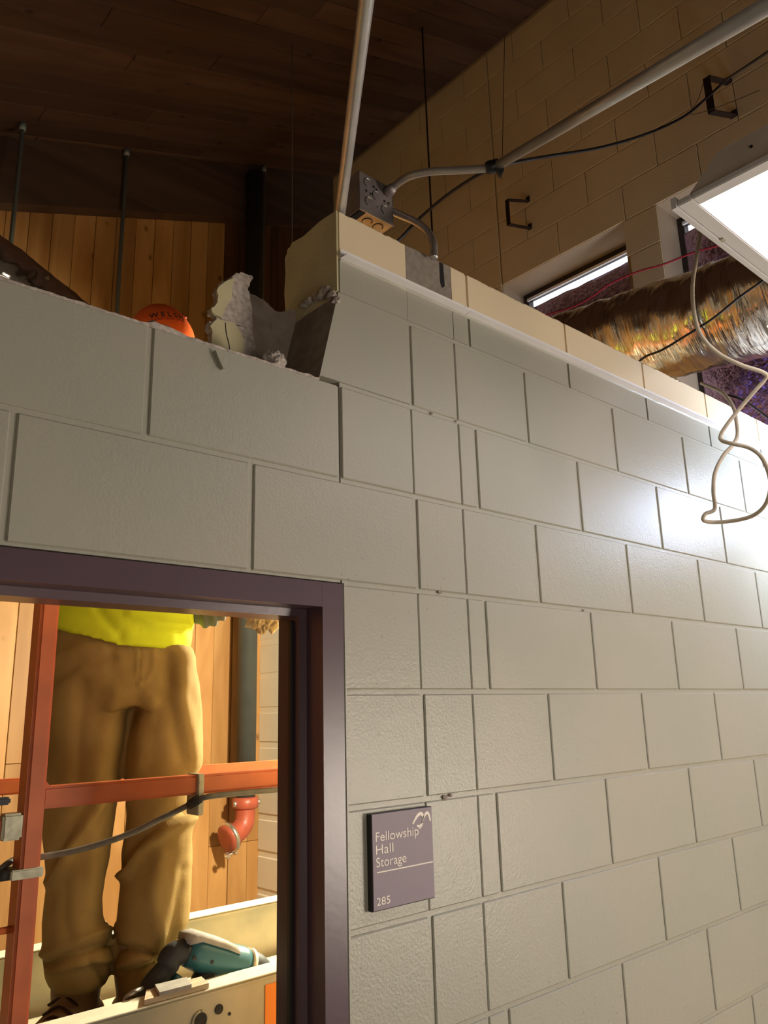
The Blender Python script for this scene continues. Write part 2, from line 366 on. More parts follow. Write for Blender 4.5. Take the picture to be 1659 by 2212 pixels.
def blocks_in(k):
    m0 = (k+1) % 2; xs = []
    m = m0-14
    while X0+m*C < WX+.5: xs.append((X0+m*C, X0+(m+2)*C)); m += 2
    return xs
for k in range(15):
    z0, z1 = k*C+.005, (k+1)*C-.005
    for a, b in blocks_in(k):
        segs = [(a+.005, b-.005)]
        if k <= 10: segs = [(max(p, q0), min(q, q1)) for p, q in segs for q0, q1 in ((-2.4, DX0-.002), (DX1+.003, WX))]
        elif k <= 12: segs = [(max(p, -2.4), min(q, WX)) for p, q in segs]
        else: segs = [(max(p, DX1), min(q, WX)) for p, q in segs]
        for cut, gap in ((1.288, .0012), (1.1376, .0006)):
            n2 = []
            for p, q in segs:
                if p < cut-.02 and q > cut+.02: n2 += [(p, cut-gap), (cut+gap, q)]
                else: n2.append((p, q))
            segs = n2
        for p, q in segs:
            if q-p < .02: continue
            if k == 13 and p < .99: continue     # sawn block, built below
            if k == 14:
                V, Fc = roughblock(p, q, z0, 15*C); meshobj('block', V, Fc, M_WALL, wall)
            else: piece('block', p, q, 0, TH, z0, z1, M_WALL, wall, .0022)
# sawn block beside the gap: slanted raw end
o1 = [(.887, 0, 13*C+.001), (.936, 0, 14*C-.005), (1.1362, 0, 14*C-.005), (1.1362, 0, 13*C+.005), (.892, 0, 13*C+.005)]
V, Fc = prism(o1, (0, TH, 0))
b_ = meshobj('block', V, Fc, [M_WALL, M_RAW], wall)
for p in b_.data.polygons:
    if p.normal.x < -.5: p.material_index = 1
tag(b_, 'sawn block with a raw slanted end')
# cream end face of the top block (ragged paint skin)
edge = [(728, 454), (700, 470), (672, 488), (652, 499), (641, 509), (640, 540), (638, 575), (641, 610), (640, 640), (637, 668)]
V = []; 
pts = [(.9355, y, z) for y, z in ((.001, 3.042), (.06, 3.046), (.12, 3.04), (.165, 3.046), (.193, 3.02), (.190, 2.98), (.194, 2.93), (.190, 2.89), (.194, 2.846), (.150, 2.820), (.11, 2.850), (.06, 2.858), (.03, 2.848), (.001, 2.852))]
V, Fc = prism(pts, (.004, 0, 0)); tag(meshobj('end_paint', V, Fc, M_ENDP, wall), 'cream painted end of the top block')
# joint mortar remains along the broken bed, chips and paint flakes
def chunk(name, c, s, m, parent, seed=0, sub=3, rough=.35):
    bm = bmesh.new(); bmesh.ops.create_icosphere(bm, subdivisions=sub, radius=1)
    for v in bm.verts:
        d = 1+rough*noise.noise(v.co*1.3+Vector((seed*3.1, seed, 0)))+rough*.5*noise.noise(v.co*4+Vector((seed, 0, 9)))
        v.co = Vector((v.co.x*s[0], v.co.y*s[1], v.co.z*s[2]))*d + Vector(c)
    return bmobj(name, bm, m, parent)
V = []; Fc = []; n = 150; xa, xb = .06, .888
for i in range(n+1):
    x = xa+(xb-xa)*i/n
    h = .0015+.006*max(0, noise.noise(Vector((x*40, 0, 0))))+.004*max(0, noise.noise(Vector((x*110, 4, 0))))
    if .515 < x < .60: h += .010*sin((x-.515)/.085*pi)
    f = .001+.003*max(0, noise.noise(Vector((x*60, 8, 0))))
    zb = 13*C-.006
    for y, z in ((f, zb), (f, zb+.004+h*.6), (f+.008, zb+.005+h), (.10, zb+.004+h*.6), (.185, zb+.004), (.185, zb)): V.append((x, y, z))
for i in range(n):
    for k in range(6):
        k2 = (k+1) % 6; Fc.append((i*6+k, (i+1)*6+k, (i+1)*6+k2, i*6+k2))
Fc += [tuple(range(6)), tuple(n*6+k for k in range(6))[::-1]]
o = meshobj('mortar_bed', V, Fc, M_CHIP, wall); tag(o, 'ragged bed of old mortar')
# broken remnant of the removed block, standing on the bed at the back
def outl(px, Y): return [at(u, v, 1, Y) for u, v in px]
def densify(pts, n=3, amp=.0022, ax=1):
    out = []
    for i, p in enumerate(pts):
        q = pts[(i+1) % len(pts)]
        for k in range(n):
            t = k/n; r = p.lerp(q, t)
            out.append(r+Vector((random.uniform(-amp, amp), 0, random.uniform(-amp, amp)))*(1 if k else .3))
    return out
rem = empty('broken_block', at(570, 800, 1, .16), 'jagged remnant of a knocked-out block standing left of the sawn wall end', 'broken block')
raw = [(724, 650), (690, 655), (660, 650), (648, 660), (637, 670), (610, 673), (594, 671), (579, 656), (565, 645), (548, 637), (534, 634), (528, 660), (520, 700), (524, 740), (520, 800), (540, 850), (700, 850)]
V, Fc = prism(densify(outl(raw, .150)), (0, .036, 0)); tag(meshobj('face_shell', V, Fc, M_RAW, rem), 'grey-brown inner face of the block')
chk = [(540, 634), (536, 622), (541, 608), (547, 599), (544, 594), (528, 590), (511, 589), (502, 597), (487, 606), (473, 616), (468, 627), (471, 637), (469, 653), (461, 664), (456, 665), (458, 676), (469, 683), (480, 690), (505, 700), (545, 712), (545, 670)]
V, Fc = prism(densify(outl(chk, .134)), (0, .018, 0)); tag(meshobj('upper_chunk', V, Fc, M_CHIP, rem), 'rough pitted broken edge')
chk2 = [(545, 714), (512, 704), (496, 695), (469, 686), (462, 693), (452, 697), (452, 705), (458, 716), (457, 734), (456, 745), (450, 800), (520, 830), (560, 830), (552, 770), (549, 735)]
V, Fc = prism(densify(outl(chk2, .134)), (0, .018, 0)); tag(meshobj('lower_chunk', V, Fc, M_CHIP, rem), 'rough lower broken edge')
cr1 = [(506, 599), (502, 624), (500, 645), (490, 660), (484, 676), (478, 686), (468, 681), (459, 675), (457, 666), (462, 664), (470, 653), (472, 637), (469, 627), (474, 617), (488, 607)]
V, Fc = prism(densify(outl(cr1, .130), 2, .0012), (0, .006, 0)); tag(meshobj('paint_skin', V, Fc, M_ENDP, rem), 'cream painted face')
cr2 = [(486, 693), (498, 695), (509, 701), (517, 714), (527, 734), (527, 775), (500, 775), (458, 752), (458, 734), (459, 716), (454, 704), (463, 694), (470, 688)]
V, Fc = prism(densify(outl(cr2, .130), 2, .0012), (0, .006, 0)); tag(meshobj('paint_skin', V, Fc, M_ENDP, rem), 'cream painted face')
V, Fc = tubegeo(catmull([at(487, 697, 1, .1295), at(489, 720, 1, .1295), at(494, 740, 1, .1295), at(498, 762, 1, .1295)]), .0009, 5); meshobj('crack', V, Fc, M_DARK, rem)
c = at(592, 774, 1, .035); o = chunk('concrete_rubble', (c.x, c.y, 13*C+.020), (.021, .018, .022), M_CHIP, None, 3, 4, .5); tag(o, 'pitted pinkish lump of concrete on the broken wall top', 'rubble')
c = at(622, 782, 1, .06); o = chunk('concrete_rubble', (c.x, c.y, 13*C+.012), (.024, .02, .016), M_RAW, None, 5, 3, .4); tag(o, 'smaller dark lump of concrete right of the pitted one', 'rubble')
for i, (u, w, h) in enumerate(((556, .010, .009), (650, .016, .010), (668, .010, .012))):
    c = at(u, 790, 1, .03); tag(chunk('concrete_rubble', (c.x, .03+.01*i, 13*C+.006), (w, w, h), M_RAW, None, 8+i, 2, .4), 'dark crumb of concrete %s' % ('between the broken remnant and the pitted lump', 'lying near the foot of the sawn block end', 'tucked against the foot of the sawn block end')[i], 'rubble')
fl = [(466, 756), (470, 756), (478, 770), (486, 786), (488, 795), (483, 796), (478, 786), (472, 772)]
V, Fc = prism([at(u, v, 1, -.010) for u, v in fl], (0, .009, 0)); tag(meshobj('paint_flake', V, Fc, M_WALL, None), 'curled flake of mortar hanging on the wall face below the remnant', 'flake')
# loose lumps at the upper corner of the sawn end
for i, (u, v, s) in enumerate(((700, 628, .016), (716, 636, .014), (726, 650, .011), (690, 640, .018), (668, 650, .013), (655, 660, .010))):
    c = at(u, v, 0, .930); chunk('mortar_crumb', c, (.008, s, s*.6), M_CHIP, wall, 11+i, 2, .5)
for i, (u, v, s) in enumerate(((932, 893, .004), (950, 1279, .006), (962, 1722, .007), (973, 1718, .005), (985, 910, .003), (1260, 1318, .004))):
    chunk('mortar_crumb', at(u, v, 1, .001), (s, .003, s*.6), M_RAW, wall, 31+i, 2, .5)
# slot in the bare strip
V, Fc = prism([at(u, v, 1, -.0006) for u, v in ((949, 566), (957, 570), (961, 618), (955, 622), (951, 610))], (0, .001, 0)); meshobj('slot', V, Fc, M_DARK, wall)

# white ceiling-angle trim on the wall
def angle_trim(name, xa, xb, label):
    t = empty(name, (xa, 0, 2.93), None, None, None, 'structure')
    n = 40; V = []; Fc = []
    prof = ((-.0005, 2.952), (-.0015, 2.952), (-.0015, 2.9305), (-.0225, 2.9305), (-.0225, 2.929), (-.0005, 2.929))
    for i in range(2):
        x = (xa, xb)[i]
        for y, z in prof: V.append((x, y, z))
    for k in range(6): k2 = (k+1) % 6; Fc.append((k, 6+k, 6+k2, k2))
    Fc += [tuple(range(6)), tuple(range(11, 5, -1))]
    o = meshobj('angle_strip', V, Fc, M_WHITE, t); return t
angle_trim('trim_1', .944, 1.3315, '')
angle_trim('trim_2', 1.3335, WX-.002, '')
# paint bead under the trim
V = []; Fc = []; n = 160
for i in range(n+1):
    x = .944+(WX-.95)*i/n; j = .003*max(0, noise.noise(Vector((x*25, 0, 2))))
    for y, z in ((-.0012, 2.929), (-.002, 2.927-j), (.0005, 2.922-j), (.0005, 2.929)): V.append((x, y, z))
for i in range(n):
    for k in range(4): k2 = (k+1) % 4; Fc.append((i*4+k, (i+1)*4+k, (i+1)*4+k2, i*4+k2))
meshobj('paint_bead', V, Fc, M_WALL, wall)

# ------------------------------------------------------------------ door frame
door = empty('door_1', ((DX0+DX1)/2, 0, 0), None, None, None, 'structure')
def jamb(xo, sgn, zt=11*C-.004):
    """hollow-metal jamb, profile extruded upward; xo = outer edge, sgn points into the opening"""
    pr = [(0, -.004), (.048, -.004), (.048, .020), (.048, .046), (.048+.016, .048), (.048+.016, .112), (.048, .114), (.048, .138), (0, .138)]
    V = []; Fc = []
    for z in (0, zt):
        for a, y in pr: V.append((xo+sgn*a, y, z))
    n = len(pr)
    for k in range(n): k2 = (k+1) % n; Fc.append((k, k2, n+k2, n+k))
    Fc += [tuple(range(n)), tuple(range(2*n-1, n-1, -1))]
    return V, Fc
V, Fc = jamb(DX1-.001, -1); meshobj('jamb', V, Fc, M_PURP, door)
V, Fc = jamb(DX0+.001, 1); meshobj('jamb', V, Fc, M_PURP, door)
pr = [(0, -.004), (-.046, -.004), (-.046, .020), (-.046, .046), (-.060, .048), (-.060, .112), (-.046, .114), (-.046, .142), (0, .142)]
V = []; Fc = []; n = len(pr)
for x in (DX0+.0492, DX1-.0492):
    for z, y in pr: V.append((x, y, 11*C-.004+z))
for k in range(n): k2 = (k+1) % n; Fc.append((k, k2, n+k2, n+k))
Fc += [tuple(range(n)), tuple(range(2*n-1, n-1, -1))]
meshobj('head', V, Fc, M_PURP, door)
# dark rubber silencer strip on the stop, caulk bead round the frame
piece('weather_strip', DX1-.0725, DX1-.0655, .062, .074, 0, 11*C-.070, M_BLACK, door, .002)
V, Fc = tubegeo([(DX1+.004, -.001, 0), (DX1+.004, -.001, 11*C-.002)], .0035, 6); meshobj('caulk_bead', V, Fc, M_WALL, door)

# ------------------------------------------------------------------ storage room back wall: vertical boards
YB = 3.09
wb = piece('wall_back', -2.6, WX+.3, YB+.022, YB+.12, 0, 6.4, M_BEAM, None, 0); wb['kind'] = 'structure'
s_ = .375
def zc(x): return 6.04+s_*(x-3.32)
x = 1.307-.1255*30; k = 0
while x < 3.32:
    dark = x > 2.40  # right-hand boards, darker colour in their upper tier
    xe = min(x+.1255, 3.32); t = random.uniform(0, .004)
    zt = zc(x)-.05
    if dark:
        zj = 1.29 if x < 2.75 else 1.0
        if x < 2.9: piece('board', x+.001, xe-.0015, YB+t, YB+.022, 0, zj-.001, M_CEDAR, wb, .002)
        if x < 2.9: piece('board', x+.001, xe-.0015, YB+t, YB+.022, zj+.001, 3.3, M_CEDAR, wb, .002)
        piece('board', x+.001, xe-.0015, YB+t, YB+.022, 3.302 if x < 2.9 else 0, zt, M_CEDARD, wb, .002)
    else:
        zj = random.uniform(1.7, 2.1) if random.random() < .3 else 3.5
        piece('board', x+.001, xe-.0015, YB+t, YB+.022, 0, zj-.001, M_CEDAR, wb, .002)
        piece('board', x+.001, xe-.0015, YB+t, YB+.022, zj+.001, zt, M_CEDAR, wb, .002)
    x += .1255
# rafter beam over the boards
V = []
for xx in (-2.6, 3.315):
    for y in (YB-.09, YB+.03):
        for dz in (-.42, 0): V.append((xx, y, zc(xx)+dz-.002))
Fc = [(0, 1, 3, 2), (4, 6, 7, 5), (0, 4, 5, 1), (2, 3, 7, 6), (0, 2, 6, 4), (1, 5, 7, 3)]
o = meshobj('trim_3', V, Fc, M_BEAM); o['kind'] = 'structure'

# ------------------------------------------------------------------ ceiling: sloping plank boards
V = []
for xx in (-4.3, 3.7):
    for y in (-6.2, 3.3):
        for dz in (.02, .12): V.append((xx, y, zc(xx)+dz))
ce = meshobj('ceiling', V, Fc, M_BEAM); ce['kind'] = 'structure'
ang = -math.atan(s_); pitch = .138; L0 = 0
k = 0; y = YB+.02
def plank(xa, xb, ya, yb):
    ln = (xb-xa)/cos(ang); me = boxmesh(ln-.003, yb-ya-.002, .018, .004, M_PLANK)
    xm = (xa+xb)/2; o = link('plank', me, (xm, (ya+yb)/2, zc(xm)+.010+random.uniform(-.001, .002)), ce); o.rotation_euler = (0, ang, 0)
while y > -1.2:
    cuts = [-1.0]; xx = random.uniform(.2, 1.2)
    while xx < 3.2: cuts.append(xx); xx += random.uniform(1.0, 2.0)
    cuts.append(3.34)
    for a, b in zip(cuts, cuts[1:]): plank(a, b, y-pitch, y)
    y -= pitch
# ------------------------------------------------------------------ right wall (far cream block wall with window openings)
wr = None; bm = bmesh.new(); xw0, xw1 = WX+.006, WX+.24
WIN = [(.643, 1.440), (-.341, .456), (-1.325, -.528)]; ZW0, ZW1 = 2.97, 4.39
ys = [-6.2]
for a, b in sorted(WIN): ys += [a, b]
ys.append(3.3)
for i in range(0, len(ys), 2): addbox(bm, xw0, xw1, ys[i], ys[i+1], 0, 6.1)
for a, b in WIN:
    addbox(bm, xw0, xw1, a, b, 0, ZW0); addbox(bm, xw0, xw1, a, b, ZW1, 6.1)
wr = bmobj('wall_right', bm, M_JOINT); wr['kind'] = 'structure'
zb0 = ZW1-7*C
nb = 0
for k in range(-14, 9):
    z0 = ZW1+k*C
    if z0 < 2.6 or z0 > 6.0: continue
    z1 = min(z0+C, 6.035)
    off = C if k % 2 else 0
    cuts = [-2.0]; y = 1.44-off-.4064*8
    while y < 3.09:
        if y > -1.9: cuts.append(y)
        y += .4064
    cuts.append(3.088)
    if off: cuts.append(1.44)
    for a, b in WIN:
        if z0 < ZW1-.01 and z1 > ZW0: cuts += [a, b]
    cuts = sorted(set(round(c, 4) for c in cuts))
    for a, b in zip(cuts, cuts[1:]):
        if b-a < .02: continue
        mid = (a+b)/2
        if z0 < ZW1-.01 and any(p-.001 < mid < q+.001 for p, q in WIN) and z1 > ZW0+.01: continue
        g = .0022
        zb = max(z0, ZW0) if False else z0
        piece('block', WX, WX+.02, a+g*(3 if abs(a-1.44) < .01 else 1)*.8, b-g*(3 if abs(b-1.44) < .01 else .8), zb+.0025, z1-.0025, M_CREAM, wr, .0015); nb += 1
print('wall_right blocks', nb)
def windowunit(i, a, b):
    w = empty('window_%d' % i, (WX+.2, (a+b)/2, ZW0), None, None, None, 'structure')
    xa, xb = WX+.195, WX+.245
    for nm, y0, y1, z0, z1 in (('frame', a, b, ZW1-.035, ZW1), ('frame', a, b, ZW0, ZW0+.035), ('frame', a, a+.035, ZW0+.035, ZW1-.035), ('frame', b-.035, b, ZW0+.035, ZW1-.035)):
        piece(nm, xa, xb, y0+.001, y1-.001, z0, z1, M_FRAME, w, .003)
    piece('pane', xa+.03, xa+.034, a+.034, b-.034, ZW0+.034, ZW1-.034, M_GLASS, w, 0)
    piece('window_trim', xa-.010, xa+.002, a+.030, b-.030, ZW1-.052, ZW1-.036, M_WHITE, w, .001)
    # reveal lining, cream painted
    return w
for i, (a, b) in enumerate(WIN): windowunit(i+1, a, b)
def foilpanel(a, b, z1, seed, label):
    n, m = 60, 70; V = []; Fc = []
    for i in range(n+1):
        for j in range(m+1):
            y = a+(b-a)*i/n; z = ZW0+.01+(z1-ZW0-.01)*j/m
            zt = z+(.012*noise.noise(Vector((y*9, seed, 0))) if j == m else 0)
            d = .010*noise.noise(Vector((y*3+seed, z*3, 0)))+.004*noise.noise(Vector((y*14, z*14, seed)))
            V.append((WX+.186+d, y, zt))
    for i in range(n):
        for j in range(m): q = i*(m+1)+j; Fc.append((q, q+1, q+m+2, q+m+1))
    o = meshobj('foil_sheet', V, Fc, M_FOIL, None, True)
    md = o.modifiers.new('s', 'SOLIDIFY'); md.thickness = .002
    return tag(o, label, 'foil sheet')
foilpanel(.66, 1.425, ZW1-.11, 1, 'crinkled purple foil sheet covering the window left of the narrow block pier')
foilpanel(-.30, .425, ZW1-.10, 5, 'crinkled purple foil sheet in the window behind the silver duct and light fixture')
foilpanel(-1.31, -.54, ZW1-.11, 9, 'crinkled purple foil sheet in the window beyond the right edge of the photo')

# rest of the rooms (shell that closes the hall and the storage room)
def shell(name, x0, x1, y0, y1, z0, z1, m): o = piece(name, x0, x1, y0, y1, z0, z1, m, None, 0); o['kind'] = 'structure'; return o
shell('floor', -4.3, 3.6, -6.2, 3.3, -.1, 0, M_FLOOR)
shell('wall_near', -4.3, 3.6, -6.2, -6.1, 0, 6.4, M_ROOM)
shell('wall_left', -4.3, -4.2, -6.1, 3.3, 0, 4.0, M_ROOM)
shell('wall_storage_left', -2.6, -2.5, .2, 3.09, 0, 4.6, M_ROOM)

# block pilaster in the far right corner of the storage room
pl_ = piece('wall_pilaster', 2.768, 3.316, 2.866, YB+.02, 0, 3.3, M_PIER, None, 0); pl_['kind'] = 'structure'
for k in range(16):
    z0 = k*C+.002; cut = 3.04 if k % 2 else 2.93
    for a, b in ((2.762, cut-.002), (cut+.002, 3.318)):
        piece('block', a, b, 2.858, YB+.02, z0, z0+C-.003, M_PIER, pl_, .02 if a < 2.8 else .002)

# ------------------------------------------------------------------ dark pipe with red elbow
pp = empty('drain_pipe', (2.62, 2.96, 1.9), 'dark grey vertical pipe ending in a red elbow, on the board wall', 'pipe')
pa = at(534, 1330, 1, 2.95); pb = at(532, 1722, 1, 2.95)
pxm = (pa.x+pb.x)/2
tube('pipe', [(pxm, 2.95, zc(pxm)-.10), (pxm, 2.95, pb.z)], .057, M_PIPE, pp, 24)
tube('upper_flange', [(pxm, 2.95, pb.z-.062), (pxm, 2.95, pb.z-.054), (pxm, 2.95, pb.z-.006), (pxm, 2.95, pb.z+.002)], [.060, .074, .074, .060], M_REDP, pp, 24)
e0 = Vector((pxm, 2.95, pb.z-.05)); dirh = Vector((-.90, -.10, -.30)).normalized()
ep = [e0, e0+Vector((0, 0, -.05)), e0+Vector((-.012, -.003, -.095)), e0+Vector((-.045, -.008, -.125)), e0+Vector((-.05, -.010, -.13))+dirh*.035]
el = tube('elbow', catmull(ep, 5), .056, M_REDP, pp, 20)
c0 = ep[-1]
tube('end_cap', [c0, c0+dirh*.004, c0+dirh*.05, c0+dirh*.056], [.058, .074, .074, .050], M_REDP, pp, 24)
V, Fc = tubegeo([c0+dirh*.014, c0+dirh*.018, c0+dirh*.036, c0+dirh*.040], [.074, .083, .083, .074], 24); cl = meshobj('clamp_ring', V, Fc, M_CHROME, pp, True)
q = c0+dirh*.027+Vector((.01, 0, -.088))
V, Fc = tubegeo([q+Vector((-.035, 0, -.01)), q+Vector((.04, 0, .012))], .008, 8); tubegeo([q+Vector((-.03, 0, -.010)), q+Vector((-.012, 0, -.004))], .019, 6, True, V, Fc); tubegeo([q+Vector((.02, 0, .004)), q+Vector((.036, 0, .010))], .017, 6, True, V, Fc)
meshobj('clamp_bolt', V, Fc, M_CHROME, cl)
for sx in (-1, 1):
    tube('flange_bolt', [(pxm+sx*.078, 2.93, pb.z-.045), (pxm+sx*.078, 2.93, pb.z-.015)], .011, M_CHROME, pp, 6)
tube('wall_strap', [(pxm, 2.95, 3.0), (pxm, 2.95, 3.03)], .0595, M_CHROME, pp, 20); piece('strap_foot', pxm-.09, pxm+.09, 3.0, YB-.001, 3.0, 3.03, M_CHROME, pp, 0)

# ------------------------------------------------------------------ hanging rods and wires
for (u, v, r, lab) in ((50, 265, .0125, 'dull grey vertical conduit drop, leftmost of the three in the dark room'), (268, 330, .0125, 'dull grey vertical conduit drop above the orange cap'), (558, 370, .0115, 'dull grey vertical conduit drop left of the cream wall end')):
    d = ray(u, v); t = (6.04-s_*3.32-CAM.z+s_*CAM.x)/(d.z-s_*d.x); p = CAM+d*t
    e = empty('conduit_drop', (p.x, p.y, zc(p.x)), lab, 'conduit', 'conduit drops hanging from the wood ceiling')
    tube('rod', [(p.x, min(p.y, 2.98), 2.6), (p.x, min(p.y, 2.98), zc(p.x)-.01)], r, M_ROD, e, 10)
    tube('collar', [(p.x, min(p.y, 2.98), zc(p.x)-.05), (p.x, min(p.y, 2.98), zc(p.x)-.004)], r*1.5, M_ROD, e, 10)
def hangwire(u, v, r, m, zlow, lab):
    d = ray(u, v); t = (6.04-s_*3.32-CAM.z+s_*CAM.x)/(d.z-s_*d.x); p = CAM+d*t
    tag(tube('hanger_wire', catmull([(p.x, p.y, zlow), (p.x+.004, p.y, (zlow+p.z)/2), (p.x, p.y, p.z)], 3), r, m, None, 6), lab, 'wire')
hangwire(631, 95, .0022, M_WIREG, 2.9, 'thin pale hanger wire in front of the dark boards')
hangwire(912, 60, .0052, M_WIRE, 2.95, 'dark hanger wire crossing behind the conduit elbow')
hangwire(600, 380, .002, M_WIRE, 3.0, 'thin dark hanger wire just left of the cream wall end')
p = atd(1086, 385, 1.85)
tag(tube('hanger_wire', [atd(1090, 80, 2.2), atd(1084, 388, 1.86)], .0009, M_WIRE, None, 5), 'hair-thin wire running down to the black tape', 'wire')

# ------------------------------------------------------------------ conduits, box, cables
c1 = empty('conduit', at(735, 455, 2, 3.062), 'dull white conduit rising from the corner of the cream wall end', 'conduit')
b0 = at(735, 458, 2, 3.062); D0 = (b0-CAM).dot(fw); t0 = atd(799, -60, D0/1.56)
dd = (b0-t0).normalized()
tube('tube', [b0+dd*.07, b0, t0, t0-dd*.5], .0118, M_EMTW, c1, 20)
tube('coupling', [b0+dd*.075, b0+dd*.045], .0135, M_EMT, c1, 16)
BY = .078
jb = empty('junction_box', (1.12, BY+.03, 3.14), 'square steel junction box with knockouts above the wall end', 'electrical box')
bl = at(777, 454, 1, BY); br = at(850, 484, 1, BY); tl = at(781, 375, 1, BY)
bx0, bx1, bz0, bz1 = bl.x, br.x, (bl.z+br.z)/2, (bl.z+br.z)/2+.105
bm = bmesh.new()
addbox(bm, bx0, bx1, BY, BY+.002, bz0, bz1)
addbox(bm, bx0, bx1, BY, BY+.054, bz1-.002, bz1); addbox(bm, bx0, bx0+.002, BY, BY+.054, bz0, bz1); addbox(bm, bx1-.002, bx1, BY, BY+.054, bz0, bz1)
addbox(bm, bx0+.006, bx1-.006, BY+.052, BY+.054, bz0, bz1)
bmobj('box_body', bm, M_BOX, jb)
piece('bottom_plate', bx0+.022, bx1-.001, BY+.002, BY+.052, bz0-.001, bz0+.0015, M_BRASS, jb, 0)
piece('bottom_lip', bx0, bx1, BY-.0012, BY+.001, bz0-.002, bz0+.003, M_EMT, jb, 0)
def ring(name, c, r, w, nrm, m, parent, arc=2*pi, a0=0):
    nrm = Vector(nrm).normalized(); a = Vector((0, 0, 1)) if abs(nrm.z) < .9 else Vector((1, 0, 0)); u_ = (a-nrm*a.dot(nrm)).normalized(); v_ = nrm.cross(u_)
    P = [Vector(c)+(u_*cos(a0+arc*k/18)+v_*sin(a0+arc*k/18))*r for k in range(19)]
    return tube(name, P, w, m, parent, 5)
def disc(name, c, r, nrm, m, parent, th=.0012):
    c = Vector(c); nrm = Vector(nrm).normalized(); V, Fc = tubegeo([c-nrm*th, c+nrm*th], r, 14); return meshobj(name, V, Fc, m, parent)
W_ = bx1-bx0
for fx, fz in ((.25, .78), (.28, .30), (.75, .30), (.50, .56)):
    disc('knockout', (bx0+W_*fx, BY, bz0+.105*fz), .0115, (0, 1, 0), M_BOX, jb, .0003)
    ring('knockout_ring', (bx0+W_*fx, BY-.0006, bz0+.105*fz), .0122, .0009, (0, 1, 0), M_DARK, jb, pi*1.1, pi*1.1)
    ring('knockout_ring', (bx0+W_*fx, BY-.0010, bz0+.105*fz), .0120, .0009, (0, 1, 0), M_CHROME, jb, pi*.35, -.5)
for fx, fz in ((.20, .55), (.33, .53), (.42, .76), (.50, .72), (.74, .53), (.86, .53), (.52, .28)): disc('screw_hole', (bx0+W_*fx, BY-.0004, bz0+.105*fz), .0030 if fz != .28 else .0016, (0, 1, 0), M_DARK, jb)
for fx in (.42, .74):
    ring('knockout_ring', (bx0+W_*fx, BY+.026, bz0-.0015), .0125, .0011, (0, 0, 1), M_DARK, jb, pi*1.3, 2.2)
piece('mud_lip', bx0+.004, bx0+.020, BY+.004, BY+.05, bz0-.003, bz0+.002, M_DARK, jb, 0)
# conduit from the box to the tape and away to the upper right
c2 = empty('conduit', (bx1-.01, BY, bz0+.07), 'long grey conduit from the junction box to the upper right corner', 'conduit')
s0 = at(838, 415, 1, BY); D0 = (s0-CAM).dot(fw)
P = [s0, atd(856, 399, D0*.985), atd(885, 381, 1.86), atd(930, 371, 1.83), atd(990, 368, 1.80), atd(1048, 364, 1.77), atd(1078, 357, 1.75)]
tube('bent_tube', catmull(P, 6), .0088, M_EMTW, c2, 16)
ln = [atd(1074, 358, 1.755), atd(1240, 262, 1.50), atd(1450, 140, 1.19), atd(1740, -36, .86)]
tube('straight_tube', [ln[0], ln[-1]], .0105, M_EMTW, c2, 18)
tube('connector', [s0+Vector((-.002, .001, -.002)), atd(843, 411, D0*.992), atd(849, 405, D0*.985)], [.014, .014, .0115], M_BOX, c2, 8)
# elbow back down into the wall
c3 = empty('conduit_elbow', at(935, 552, 2, 3.045), 'shiny conduit elbow bending from the junction box down into the wall', 'conduit')
ex = at(937, 541, 2, 3.046); sx = Vector((bx1-.001, BY+.03, at(856, 463, 1, BY+.03).z))
De, Ds = (ex-CAM).dot(fw), (sx-CAM).dot(fw)
def lerpd(u, v, t): return atd(u, v, Ds+(De-Ds)*t)
P = [sx, lerpd(872, 468, .15), lerpd(895, 478, .35), lerpd(918, 494, .6), lerpd(931, 512, .8), lerpd(937, 529, .97), ex, ex+Vector((0, 0, -.02))]
tube('bent_tube', catmull(P, 6), .0092, M_EMT, c3, 16)
tube('connector', [sx+Vector((-.001, 0, 0)), sx+(P[1]-sx)*.35], .0125, M_EMT, c3, 8)
# black tape
tp = empty('electrical_tape', atd(1065, 360, 1.76), 'wad of black tape joining the grey conduit and black cable', 'tape')
tube('tape_wrap', [atd(1050, 363, 1.755), atd(1056, 362, 1.755), atd(1076, 357, 1.75), atd(1080, 356, 1.75)], [.0125, .0145, .0145, .011], M_TAPE, tp, 12)
V, Fc = prism([atd(u, v, 1.735) for u, v in ((1072, 362), (1089, 362), (1088, 370), (1082, 380), (1076, 372))], Vector((.006, .008, 0))); meshobj('tape_tail', V, Fc, M_TAPE, tp)
# black cable
kb = [(1700, 80, 1.55), (1659, 112, 1.8), (1610, 145, 2.1), (1570, 172, 2.45), (1530, 208, 2.45), (1480, 250, 2.35), (1400, 288, 2.25), (1300, 318, 2.1), (1200, 335, 1.95), (1140, 345, 1.85), (1085, 357, 1.775), (1045, 372, 1.79), (1000, 398, 1.85), (950, 434, 1.93), (900, 478, 2.0), (868, 512, 2.02), (830, 548, 2.02)]
tag(tube('black_cable', catmull([atd(*q) for q in kb], 6), .0040, M_CABK, None, 8), 'black cable sagging from the upper right bracket to behind the wall', 'cable')
